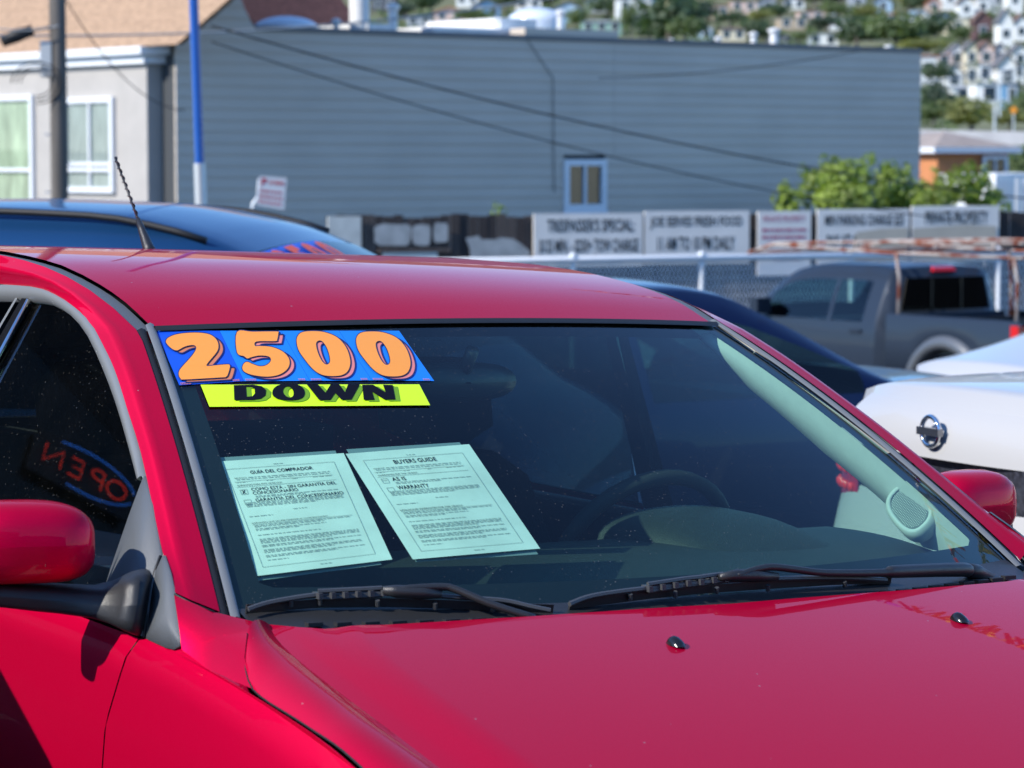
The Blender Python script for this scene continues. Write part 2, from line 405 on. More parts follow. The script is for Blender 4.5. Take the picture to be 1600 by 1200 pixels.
# parametrise both curves by arc fraction anchored at the corner
def resample(curve, n):
    L = [0]
    for a, b in zip(curve, curve[1:]): L.append(L[-1] + (b-a).length)
    out = []
    for i in range(n+1):
        d = L[-1]*i/n
        for k in range(len(L)-1):
            if d <= L[k+1] + 1e-9:
                out.append(curve[k].lerp(curve[k+1], (d-L[k])/max(1e-9, L[k+1]-L[k]))); break
    return out
ic = max(range(len(P_out)), key=lambda i: -((P_out[i]-Vector((-.645, -.07, 1.36))).length))
outA = resample(P_out[:ic+1], 26); outB = resample(P_out[ic:], 30)
inA = resample([edge_in(t) for t in [-2.4, -2.2, -2.0, -1.7, -1.4, -1.1, -.9, -.7, -.5, -.4, -.3, -.2, -.12, -.06, -.02, 0]], 26)
inB = resample([edge_in(i/40) for i in range(1, 40)] + [edge_in(.985)], 30)
def rail_rows(ins, outs):
    rows = []
    for a, b in zip(ins, outs):
        row = []
        for k in range(9):
            t = k/8
            p = a.lerp(b, t)
            bul = .007*(1-(2*t-1)**2) + .005*max(0, 1-abs(t-.5)*5)
            d = (b-a); n = Vector((-1, .10, .35)).normalized()
            row.append(p + n*bul)
        rows.append(row)
    return rows
rows = rail_rows(inA, outA) + rail_rows(inB, outB)[1:]
RAIL = rows
def rows_mesh(rows):
    w = len(rows[0]); vs = [p for r in rows for p in r]
    return vs, [(j*w+i, j*w+i+1, (j+1)*w+i+1, (j+1)*w+i) for j in range(len(rows)-1) for i in range(w-1)]
def mirror(vs, dy=0.0): return [Vector((-p[0], p[1]+dy, p[2])) for p in vs]
vs, fs = rows_mesh(rows)
part('roof_rail_and_pillar', vs, fs, M_['red'])
mv = [Vector((p.x, p.y, p.z - (interp(p.y, [-.35, 0], [.024, 0]) if i < 27*9 else 0))) for i, p in enumerate(mirror(vs))]
part('roof_rail_and_pillar', mv, fs, M_['red'])
# black gap and grey moulding beside the glass
def strip(o0, o1, z0, z1, n=30, v0=-.005, v1=1.015):
    out = []
    for i in range(n+1):
        v = lerp(v0, v1, i/n); g = glass(-1, v)
        out.append([g + Vector((-o0, 0.002, z0)), g + Vector((-(o0+o1)/2, .005, max(z0, z1)+.003)), g + Vector((-o1, .004, z1))])
    return rows_mesh(out)
for nm, a in (('windshield_moulding', (.000, .016, .004, .003, 'mould')), ('pillar_gap', (.015, .032, -.005, -.006, 'rubber'))):
    vs, fs = strip(*a[:4])
    part(nm, vs, fs, M_[a[4]]); part(nm, mirror(vs), fs, M_[a[4]])

# door window moulding, glass, pillar
mo_px = [(-60,470),(0,471),(47,473),(75,475),(112,497),(139,531),(161,580),(184,640),(202,700),(216,752)]
side_in = lambda p: p.x + xs(p.z) - .012
mi = [carhit(x, y, side_in) for x, y in mo_px]
mo = [carhit(x, y, side) for x, y in [(-60,446),(0,444),(34,446),(67,451),(105,471),(139,501),(161,539),(180,580),(199,640),(226,745)]]
mi = [mi[0] + Vector((0.0, -1.2, -.02)), mi[0] + Vector((0, -.5, 0))] + mi
mo = [mo[0] + Vector((0.0, -1.2, -.02)), mo[0] + Vector((0, -.5, 0))] + mo
mi = resample([Vector(p) for p in smooth_loop([tuple(p) for p in mi], 3, False)], 40)
mo = resample([Vector(p) for p in smooth_loop([tuple(p) for p in mo], 3, False)], 40)
mr = [[b + Vector((.004, 0, 0)), b.lerp(a, .1) + Vector((-.007, 0, .002)), b.lerp(a, .75) + Vector((-.005, 0, .002)), a + Vector((.008, 0, -.002))] for a, b in zip(mi, mo)]
vs, fs = rows_mesh(mr)
part('window_moulding', vs, fs, M_['mould']); part('window_moulding', mirror(vs), fs, M_['mould'])
BELT = .945
def sheet(poly, off):                               # polygon given in (y,z) on the side surface
    v2, f2 = fill2d([poly]); return [Vector((-xs(z)+off, y, z)) for y, z in v2], f2
top = [(p.y, p.z) for p in mi]
front_edge = [(.42, 1.04), (.50, .985), (.56, BELT)]
dwin = [q for q in top if q[0] > -.44] + front_edge + [(-.60, BELT)]
rwin = [(-1.30, BELT), (-.66, BELT)] + [q for q in top[::-1] if q[0] < -.49][::1]
rwin = [(-.62, BELT)] + [q for q in reversed(top) if -1.35 < q[0] < -.42] + [(-1.55, BELT+.02)]
def yz_grid(yf, nv=14, nu=16, off=0.016):
    pass
vs, fs = sheet(dwin, .018)
gw = part('door_window', vs, fs, M_['doorglass'], smooth=False); part('door_window', mirror(vs), fs, M_['doorglass'], smooth=False)
vs, fs = sheet(rwin, .018)
part('rear_door_window', vs, fs, M_['darkglass'], smooth=False); part('rear_door_window', mirror(vs), fs, M_['darkglass'], smooth=False)
def side_band(px_top_a, px_bot_a, off0, wid, mat, name):
    pass
pt = carhit(47, 473, side_in); pb = carhit(0, 561, side_in)
dirp = (pb - pt)/(pb.z - pt.z)
def pil(z, dy): 
    p = pt + dirp*(z - pt.z); return Vector((-xs(z) + .006, p.y + dy, z))
zt = pt.z + .012
m = MB()
for a, b in ((-.075, -.004),):
    m.add([pil(zt, a*.45), pil(zt, b), pil(BELT, b), pil(BELT, a)], [(0,1,2,3)])
    m.add([pil(zt, a*.45)+Vector((.03,0,0)), pil(zt, b)+Vector((.03,0,0)), pil(BELT, b)+Vector((.03,0,0)), pil(BELT, a)+Vector((.03,0,0))], [(0,1,2,3)])
bp = m.build('door_pillar', M_['blkgloss'], red, xf=xcar, recalc=False)
bp2 = mesh_obj('door_pillar', mirror(m.v), m.f, M_['blkgloss'], red, False, xcar)
m = MB(); m.tube([pil(zt - .006, 0), pil(BELT, 0)], .0045, 6)
m.build('window_channel', M_['chrome'], red, smooth=True, xf=xcar)
m = MB(); m.add([pil(zt, -.062), pil(zt, -.052), pil(BELT, -.110), pil(BELT, -.120)], [(0,1,2,3)])
m.build('rear_window_moulding', M_['mould'], red, xf=xcar, recalc=False)

# body side: shoulder, door skin, fender and hood flank
def zsh(y): return sinterp(y, [-2.6, -1, .6, .9, 1.3, 1.7, 2.1], [.965, .95, .935, .912, .853, .785, .68])
def zrg(y): d = y - .716; return .969 - .135*d - (.07*d*d if d > 0 else 0)
def bulge(y): return .02*math.exp(-((y-1.25)/.42)**2) + .015*math.exp(-((y+2.0)/.45)**2)
def flank(y, s):                                    # s 0 shoulder .. 1 rocker
    z0 = zsh(y); z = lerp(z0, .26, s)
    x = interp(z, [.26, .36, .55, .70, .80, z0-.035, z0-.012, z0], [.80, .845, .872, .879, .878, .873, .868, .858])
    nose = interp(y, [1.7, 1.9, 2.1, 2.25], [0, .03, .12, .3])
    return Vector((-(x + bulge(y)*(1-abs(z-.62)/.5 if abs(z-.62) < .5 else 0) - nose), y, z))
def shut(s): z = lerp(.94, .26, s); return interp(z, [.26, .55, .796, .94], [.42, .44, .481, .562])
def panel(name, yl, yr, mat, nu=18, nv=22, s0=0.0, fn=flank):
    vs, fs = grid(lambda a, b: fn(lerp(yl(lerp(s0, 1, b)), yr(lerp(s0, 1, b)), a), lerp(s0, 1, b)), nu, nv)
    o = part(name, vs, fs, mat); part(name, mirror(vs), fs, mat); return o
panel('front_door', lambda s: -.64 - .03*s, lambda s: shut(s) - .0022, M_['red'])
panel('rear_door', lambda s: -1.55 + .1*s, lambda s: -.645 - .03*s, M_['red'])
panel('rear_quarter', lambda s: -2.62 + .04*s, lambda s: -1.555 + .1*s, M_['red'])
panel('front_fender', lambda s: shut(s) + .0022, lambda s: 2.22 - .05*s, M_['red'], 40, 24)
# fender top between the shoulder, the pillar foot and the hood cut
def seam(y): return Vector((-sinterp(y, [.70, .80, .90, 1.0, 1.2, 1.5, 2.2], [.775, .800, .842, .852, .862, .868, .80]), y, 0))
seam_px = [(386,990),(382,1027),(385,1052),(394,1076),(416,1095),(450,1116),(487,1140),(562,1196)]
seam_x  = [.792,.818,.835,.846,.853,.857,.862,.872]
SEAM = [carhit(px, py, (lambda X: (lambda p: p.x + X))(X)) for (px, py), X in zip(seam_px, seam_x)]
def ext(p, q, k): return q + (q-p)*k
SEAM += [Vector((-.878, 1.62, zrg(1.62)-.022)), Vector((-.872, 1.9, zrg(1.9)-.03)), Vector((-.80, 2.15, zrg(2.15)-.04))]
ridge_px = [(420,976),(458,1010),(500,1046),(548,1072),(600,1099),(700,1148),(800,1196)]
def zh0(p): return p.z - zrg(p.y)
def rgx(y): return .778 - .055*math.exp(-(y-.716)/.12) - .12*max(0, y-1.7)**2/.2
RIDGE = [Vector((-rgx(y), y, zrg(y))) for y in [.716 + .06*i for i in range(25)]]
sm = resample([Vector(p) for p in smooth_loop([tuple(p) for p in SEAM], 4, False)], 48)
rg = resample([Vector(p) for p in smooth_loop([tuple(p) for p in RIDGE], 4, False)], 48)
# hood
def hood_back(x): return interp(abs(x), [0, .25, .36, .5, .59, .674, .70, .7232], [.861, .850, .843, .828, .816, .791, .765, .716])
def ridge_at(y):
    for a, b in zip(rg, rg[1:]):
        if a.y <= y <= b.y: return a.lerp(b, (y-a.y)/max(1e-9, b.y-a.y))
    return rg[0] if y < rg[0].y else rg[-1]
def hood_pt(a, b):                                  # a -1..1 across, b 0 back .. 1 front
    sg = -1 if a < 0 else 1; aa = abs(a)
    k = aa**.9 if False else aa
    rr = ridge_at(lerp(.716, 2.14, b))
    X = abs(rr.x)*k
    y0 = hood_back(X); 
    y = lerp(y0, 2.14 + .10*(1-k*k), b) if k < 1 else rr.y
    sst = lambda t: (lambda q: q*q*(3-2*q))(max(0, min(1, t)))
    dy = y - .716; zr = rr.z if k == 1 else lerp(zrg(y), rr.z, sst((k-.9)/.1))
    blk = .014*(1-sst((k-.86)/.14)) + .003*(1-k*k)
    bf = 1.0
    z = zr + blk*bf + (.012*(1-k*k)) * (1 if k < 1 else 0)
    return Vector((sg*X, y, z))
AS = [i/22 for i in range(23)]
AS = sorted(set([round(v, 4) for v in AS] + [.80, .83, .86, .88, .90, .93, .97]))
acr = [-v for v in AS[::-1]] + AS[1:]
BSs = [0, .008, .02, .04, .07, .10, .14, .18, .23, .28, .34, .40, .46, .52, .6, .7, .8, .9, 1]
hrows = [[hood_pt(a, b) for a in acr] for b in BSs]
vs, fs = rows_mesh(hrows)
hood = part('hood', vs, fs, M_['red'])
# rolled back edge of the hood and its flanks
ed = [[p.copy(), p + Vector((0, -.004, -.004)), p + Vector((0, -.002, -.016))] for p in hrows[0]]
vs, fs = rows_mesh(ed); part('hood_edge', vs, fs, M_['red'], hood)
fl = []
for a, b in zip(rg, sm):
    row = []
    for k in range(9):
        t = k/8; p = a.lerp(b, t); p = p + Vector((-.35, 0, .9)).normalized()*(.014*(1-(2*t-1)**2)); row.append(p)
    fl.append(row)
vs, fs = rows_mesh(fl)
part('hood_flank', vs, fs, M_['red'], hood); part('hood_flank', mirror(vs), fs, M_['red'], hood)
# fender strip under the seam, from the pillar foot forward
def shoulder(y): return flank(y, 0)
fo = [Vector((p.x - .002, p.y, p.z - .003)) + Vector((-.0025, -.0025 if i < 10 else 0, -.001)) for i, p in enumerate(sm)]
ft = []
for i, p in enumerate(fo):
    q = shoulder(lerp(.62, 2.2, max(0, i-3)/45) if i > 3 else lerp(.575, .62, i/3))
    row = []
    for k in range(7):
        t = k/6; r_ = p.lerp(q, t) + Vector((-.5, 0, .85)).normalized()*(.007*(1-(2*t-1)**2)); row.append(r_)
    ft.append(row)
vs, fs = rows_mesh(ft)
part('fender_top', vs, fs, M_['red']); part('fender_top', mirror(vs), fs, M_['red'])
m = MB(); m.tube(sm[:40], .0014, 5); m.build('panel_gap', M_['rubber'], red, smooth=True, xf=xcar)
m = MB(); m.tube(mirror(sm[:40]), .0014, 5); m.build('panel_gap', M_['rubber'], red, smooth=True, xf=xcar)
# pillar foot: red skin between pillar end, fender top and hood corner
pf_px = [(334,956),(420,977),(386,990),(382,1027),(394,1076),(330,1050),(284,1015),(281,990),(272,930)]
pf_x = [.790,.722,.794,.820,.846,.862,.858,.856,.832]
pf = [carhit(px, py, (lambda X: (lambda p: p.x + X))(X)) for (px, py), X in zip(pf_px, pf_x)]
cen = sum(pf, Vector())/len(pf)
m = MB(); m.add([cen + Vector((-.004, 0, .005))] + pf, [(0, i, i % len(pf) + 1) for i in range(1, len(pf)+1)])
part('pillar_foot', m.v, m.f, M_['red']); part('pillar_foot', mirror(m.v), m.f, M_['red'])

m = MB(); m.tube([carhit(px, py, (lambda X: (lambda p: p.x + X))(X)) for px, py, X in ((272,928,.832),(300,943,.812),(334,956,.791))], .0016, 5); m.build('panel_gap', M_['rubber'], red, smooth=True, xf=xcar)
# grey sail triangle with the mirror foot, and grey fender triangle in front of it
off = lambda d: (lambda p: p.x + xs(p.z) + d)
sail_px = [(224,744),(236,790),(250,866),(243,890),(236,930),(223,995),(205,985),(180,960),(160,930),(172,890),(187,846),(203,800)]
sail = [carhit(x, y, off(.003)) for x, y in sail_px]
m = MB(); n = len(sail); c0 = carhit(215, 890, off(.012))
m.add([c0] + sail + [p + Vector((.005, 0, 0)) for p in sail], [(0, i+1, (i+1) % n + 1) for i in range(n)] + [(i+1, i+1+n, (i+1) % n+1+n, (i+1) % n+1) for i in range(n)])
part('mirror_sail', m.v, m.f, M_['grey']); part('mirror_sail', mirror(m.v), m.f, M_['grey'])
tri_px = [(254,868),(263,896),(271,932),(277,970),(281,996),(279,1010),(271,1015),(258,1012),(228,998),(232,965),(237,925),(243,892)]
tri = [carhit(x, y, off(.004)) for x, y in tri_px]
m = MB(); n = len(tri); c0 = carhit(258, 960, off(.010))
m.add([c0] + tri + [p + Vector((.005, 0, 0)) for p in tri], [(0, i+1, (i+1) % n + 1) for i in range(n)] + [(i+1, i+1+n, (i+1) % n+1+n, (i+1) % n+1) for i in range(n)])
part('fender_triangle', m.v, m.f, M_['grey']); part('fender_triangle', mirror(m.v), m.f, M_['grey'])
gp = [(251,868),(242,893),(234,928),(225,996)]
m = MB(); m.tube([carhit(x, y, off(.002)) for x, y in gp], .0025, 5)
m.build('trim_gap', M_['rubber'], red, smooth=True, xf=xcar)

# side mirrors
MDX, MDY = .022, -.07
def mirror_shell(name):
    # a rounded shell: rows from the inner end outwards
    c = Vector((-1.003, .505, 1.066)); rows = []
    for j in range(21):
        a = j/20
        x = lerp(-.905, -1.12, a)
        e = math.sin(math.acos(max(-1, min(1, (a*2-1)*.985))))
        e = max(0, 1-abs(a*2-1)**3.6)**(1/3.0)
        if a == 0 or a == 1: e = .02
        zc = c.z + .004*math.sin(a*3) ; yc = c.y - .035*(a**1.5)
        row = []
        for k in range(24):
            t = 2*math.pi*k/24
            cy, sz = math.cos(t), math.sin(t)
            sy = (abs(cy)**.7)*(1 if cy > 0 else -1); ss = (abs(sz)**.62)*(1 if sz > 0 else -1)
            row.append(Vector((x, yc + (.075 if cy > 0 else .045)*sy*e, zc + .0615*ss*e)))
        rows.append(row + [row[0]])
    return rows_mesh(rows)
vs, fs = mirror_shell('m')
for s in (1, -1):
    msh = part('side_mirror', [p + Vector((MDX, MDY, 0)) for p in vs] if s == 1 else [p + Vector((-.07, 0, -.030)) for p in mirror(vs, -.19)], fs, M_['red'])
    st = [((241,890),(223,997),None,.030),((222,898),(206,990),.575,.040),((196,912),(182,978),.53,.042),((165,919),(150,968),.49,.040),((120,917),(100,961),.455,.038),((75,914),(60,957),.44,.036),((20,912),(10,951),.43,.034),((-30,910),(-35,947),.42,.028)]
    rr = []
    for pa, pb_, yy, hy in st:
        a = carhit(*pa, (lambda p: p.x + xs(p.z)) if yy is None else (lambda p: p.y - yy)); b = carhit(*pb_, (lambda p: p.x + xs(p.z)) if yy is None else (lambda p: p.y - yy))
        c_ = (a+b)/2; h_ = (a-b)/2
        rr.append([c_ + h_*math.copysign(abs(math.sin(t))**.55, math.sin(t)) + Vector((-.15, 1, 0)).normalized()*hy*math.copysign(abs(math.cos(t))**.7, math.cos(t)) - Vector((0, hy*.7, 0)) for t in [2*math.pi*k/20 for k in range(21)]])
    v2, f2 = rows_mesh(rr)
    part('mirror_arm', v2 if s == 1 else mirror(v2, -.12), f2, M_['blk'], msh)
    g = [Vector((-1.10, .452, 1.115)), Vector((-.91, .452, 1.115)), Vector((-.91, .452, 1.04)), Vector((-1.10, .440, 1.04))]
    part('mirror_glass', [p + Vector((MDX, MDY, 0)) for p in g] if s == 1 else [p + Vector((-.07, 0, -.030)) for p in mirror(g, -.19)], [(0,1,2,3)], M_['chrome'], msh, smooth=False)

# cowl below the glass
vs, fs = grid(lambda a, b: glass(a*2-1, lerp(.985, 1.0, b)).lerp(Vector(((a*2-1)*.74, hood_back((a*2-1)*.72) + .03, .945)), b), 30, 6)
cowl = part('cowl', vs, fs, M_['blk'])
m = MB()
for i in range(34):
    u = -.9 + i*.054
    a = glass(u, .99).lerp(Vector((u*.74, hood_back(u*.72)+.03, .945)), .45) + Vector((0, 0, .004))
    m.box((a.x-.012, a.y-.006, a.z-.002), (a.x+.012, a.y+.006, a.z+.004))
m.build('cowl_vents', M_['rubber'], cowl, xf=xcar)

# washer nozzles
for sx, px, py in ((-1, 1055, 1003), (1, 1498, 965)):
    p = carhit(px, py + 5, lambda q: q.z - (zrg(q.y) + .014 + .015*(1-(q.x/.75)**2)))
    prof = []
    rows_ = []
    for j in range(7):
        t = j/6; h = [0, .006, .010, .013, .0135, .011, .002][j]; wdt = [.004, .009, .0105, .011, .0105, .009, .006][j]
        rows_.append([p + Vector((wdt*math.cos(a), lerp(.020, -.016, t), max(-.001, h*math.sin(a)))) for a in [math.pi*k/8 for k in range(9)]])
    v2, f2 = rows_mesh(rows_); w9 = 9
    f2 += [tuple(range(9)), tuple(6*9+k for k in range(9))[::-1]]
    part('washer_nozzle', v2, f2, M_['blkgloss'])

# antenna at the back of the roof
ab = Vector((-.02, -1.16, 1.462)); m = MB()
tip = carhit(180, 246, lambda p: p.y + 1.30)
bse = carhit(236, 398, lambda p: p.y + 1.12); mid = bse.lerp(tip, .36)
m.tube([bse, bse.lerp(tip, .08), bse.lerp(tip, .25), mid], [.015, .012, .008, .0055], 12)
ant = m.build('antenna', M_['blk'], red, smooth=True, xf=xcar)
m = MB(); m.tube([mid, tip], .0026, 8)
n = 60; hp = []
axd = (tip-mid).normalized(); a1 = axd.orthogonal().normalized(); a2 = axd.cross(a1)
for i in range(n*3):
    t = i/(n*3-1); an = t*2*math.pi*9; hp.append(mid.lerp(tip, t) + (a1*math.cos(an) + a2*math.sin(an))*.0034)
m.tube(hp, .0014, 5)
m.build('antenna_whip', M_['blk'], ant, smooth=True, xf=xcar)

M_['wip'] = pmat('wiper_grey', (.05, .052, .055), .4)
# wipers: built from points on the glass, lifted off it
def wiper(blade_px, bow_px, slots, bracket, arm, armr):
    root = MB(); q = [gpt(x, y, .006) for x, y in blade_px]
    for a, b in zip(q, q[1:]):
        up = Vector((0, .25, 1)).normalized()
        root.hexa([a + up*-.004, a + up*-.004 + Vector((0, .004, 0)), b + up*-.004 + Vector((0, .004, 0)), b + up*-.004],
                  [a + up*.010, a + up*.010 + Vector((0, .004, 0)), b + up*.010 + Vector((0, .004, 0)), b + up*.010])
    w = root.build('wiper', M_['rubber'], red, xf=xcar)
    m = MB()
    bq = [gpt(x, y, .022) for x, y in bow_px]
    m.tube([Vector(p) for p in smooth_loop([tuple(p) for p in bq], 4, False)], .0040, 6)
    for x, y in slots['ladder']:
        p = gpt(x, y, .024); m.box((p.x-.0035, p.y-.012, p.z-.006), (p.x+.0035, p.y+.010, p.z+.003))
    lp = [gpt(x, y + 6, .020) for x, y in slots['ladder']]
    if len(lp) > 1: m.tube(lp, .0034, 6)
    lp = [gpt(x, y - 5, .028) for x, y in slots['ladder']]
    if len(lp) > 1: m.tube(lp, .0038, 6)
    for x, y in slots['claws']:
        a = gpt(x, y, .020); b = gpt(x, y + 9, .010); m.tube([a, b], .0036, 6)
    m.build('wiper_frame', M_['wip'], w, smooth=True, xf=xcar, auto=40)
    m = MB(); c = [gpt(x, y, .030) for x, y in bracket]
    m.tube(c, [.006, .010, .010, .006], 8)
    m.build('wiper_bracket', M_['blk'], w, smooth=True, xf=xcar)
    m = MB(); aq = [gpt(x, y, o) for x, y, o in arm]
    m.tube([Vector(p) for p in smooth_loop([tuple(p) for p in aq], 4, False)], [interp(i/(4*(len(aq)-1)), [k/(len(aq)-1) for k in range(len(aq))], armr) for i in range(4*(len(aq)-1)+1)], 10)
    m.build('wiper_arm', M_['blk'], w, smooth=True, xf=xcar)
wiper([(383,954),(420,951),(500,945),(600,944),(700,947),(800,952),(862,954)],
      [(388,952),(415,943),(450,936),(492,930),(540,928),(600,927),(660,929),(740,935),(790,939),(830,948),(860,954)],
      {'ladder': [(497,929),(517,928),(537,927),(557,926),(577,925),(597,924)], 'claws': [(455,938),(500,935),(590,938),(680,942),(770,946)]},
      [(598,922),(620,924),(660,926),(690,929)], [(622,922,.034),(640,919,.036),(690,917,.036),(712,921,.036),(770,945,.032),(835,966,.026)], [.004,.0055,.006,.006,.006,.0065])
wiper([(888,948),(940,941),(1010,932),(1100,923),(1200,916),(1300,910),(1390,908)],
      [(890,944),(915,934),(950,927),(1005,920),(1060,914),(1120,908),(1190,905),(1260,903),(1330,903),(1385,906)],
      {'ladder': [(1012,918),(1032,915),(1052,912),(1072,909),(1092,907),(1112,904),(1130,902)], 'claws': [(985,928),(1055,924),(1120,918),(1200,914),(1320,909)]},
      [(1125,902),(1150,899),(1180,899),(1215,901)], [(1152,899,.034),(1175,891,.038),(1205,886,.040),(1245,890,.038),(1290,895,.036),(1380,895,.034),(1400,893,.034),(1500,890,.030),(1512,893,.026)], [.004,.005,.006,.006,.006,.007,.011,.0125,.011])
m = MB(); pv = gpt(1530, 898, .012); m.tube([gpt(1505, 890, .026), gpt(1525, 893, .022), gpt(1548, 903, .008)], [.012, .013, .009], 10)
m.build('wiper_pivot', M_['blk'], red, smooth=True, xf=xcar)

# inside: dashboard, binnacle, wheel, seats, trims, floor
def dashpt(a, b):
    u = a*2-1; f = glass(u*.97, 1.0, -.03)
    bk = Vector((u*.74, .10 - .08*(1-u*u)*0, .985))
    p = f.lerp(bk, b); p.z += .02*math.sin(b*math.pi); 
    if b == 1: p.z -= .03
    return p
vs, fs = grid(dashpt, 30, 12)
front = [[dashpt(i/30, 1.0), dashpt(i/30, 1.0) + Vector((0, -.03, -.12)), dashpt(i/30, 1.0) + Vector((0, .05, -.4))] for i in range(31)]
m = MB(); m.add(vs, fs); m.add(*rows_mesh(front))
dash = m.build('dashboard', M_['dash'], red, smooth=True, xf=xcar, recalc=False)
m = MB()
for i in range(26):
    p = dashpt(.40 + i*.0125, .10); m.add([p + Vector((-.006, .012, .003)), p + Vector((.002, .012, .003)), p + Vector((.006, -.012, .003)), p + Vector((-.002, -.012, .003))], [(0,1,2,3)])
m.build('defrost_vent', M_['trim'], dash, xf=xcar, recalc=False)
m = MB(); p = dashpt(.575, .12); m.lathe([(.010, 0), (.010, .004), (.006, .009), (.001, .011)], (p.x, p.y, p.z), 14)
m.build('light_sensor', M_['blkgloss'], dash, smooth=True, xf=xcar)
bx = .43
br = []
for j in range(11):
    t = j/10; y = lerp(.46, .10, t); h = .060*math.sin(min(1, t*1.4)*math.pi/2)
    br.append([Vector((bx + .18*math.cos(a)*(.75+.25*t), y, .985 + h*math.sin(a)**.8 - .01)) for a in [math.pi*k/16 for k in range(17)]])
v2, f2 = rows_mesh(br); part('instrument_hood', v2, f2, M_['dash'], dash)
m = MB(); ctr = Vector((.40, .02, .925)); ax = Vector((0, -.88, .47)).normalized(); e1 = Vector((1, 0, 0)); e2 = ax.cross(e1)
m.tube([ctr + (e1*math.cos(t) + e2*math.sin(t))*.185 for t in [2*math.pi*k/40 for k in range(41)]], .015, 8)
for an in (0, math.pi, -math.pi/2):
    m.tube([ctr, ctr + (e1*math.cos(an) + e2*math.sin(an))*.18], .018, 6)
m.tube([ctr - ax*-.02, ctr - ax*.2], .05, 10)
m.build('steering_wheel', M_['dark'], red, smooth=True, xf=xcar)
for sx in (-.37, .37):
    st = MB()
    bk = [[Vector((sx + .24*math.copysign(abs(math.cos(a))**.5, math.cos(a))*w_, y + .06*math.sin(a), z)) for a in [2*math.pi*k/16 for k in range(17)]]
          for y, z, w_ in ((-.42, .45, .9), (-.50, .62, 1), (-.58, .85, .95), (-.64, 1.02, .8), (-.66, 1.07, .5))]
    st.add(*rows_mesh(bk)); 
    sf = st.build('seat_back', M_['seat'], red, smooth=True, xf=xcar, recalc=False)
    hr = MB(); hr.add(*rows_mesh([[Vector((sx + .13*math.copysign(abs(math.cos(a))**.5, math.cos(a))*w_, y + .045*math.sin(a), z)) for a in [2*math.pi*k/16 for k in range(17)]] for y, z, w_ in ((-.67, 1.09, .5), (-.675, 1.12, 1), (-.69, 1.22, 1), (-.70, 1.26, .6))]))
    hr.build('headrest', M_['seat'], sf, smooth=True, xf=xcar, recalc=False)
    sc = MB(); sc.box((sx-.25, -.45, .30), (sx+.25, .10, .46)); sc.build('seat_cushion', M_['seat'], red, xf=xcar)
m = MB(); m.box((-.80, -2.45, .24), (.80, .75, .28)); m.box((-.80, .72, .28), (.80, .75, .93)); m.box((-.60, -1.75, .28), (.60, -1.55, 1.05)); m.box((-.66, -2.60, .28), (.66, -2.56, 1.0))
m.build('cabin_floor', M_['dark'], red, xf=xcar)
vs, fs = strip_grid(-.56, .56, 12, -.03); part('headliner', vs, fs, M_['seat'])
m = MB(); m.add(*rows_mesh([[Vector((.115*k_*math.copysign(abs(math.cos(a))**.6, math.cos(a)), .02 + dy_, 1.265 + .034*k_*math.sin(a))) for a in [2*math.pi*q/24 for q in range(25)]] for k_, dy_ in ((.05, .05), (.7, .045), (1, .025), (1, .0), (.9, -.01))])); m.tube([(0, .05, 1.275), (0, .085, 1.325)], .012, 8)
m.build('inside_mirror', M_['blk'], red, smooth=True, xf=xcar, recalc=False)
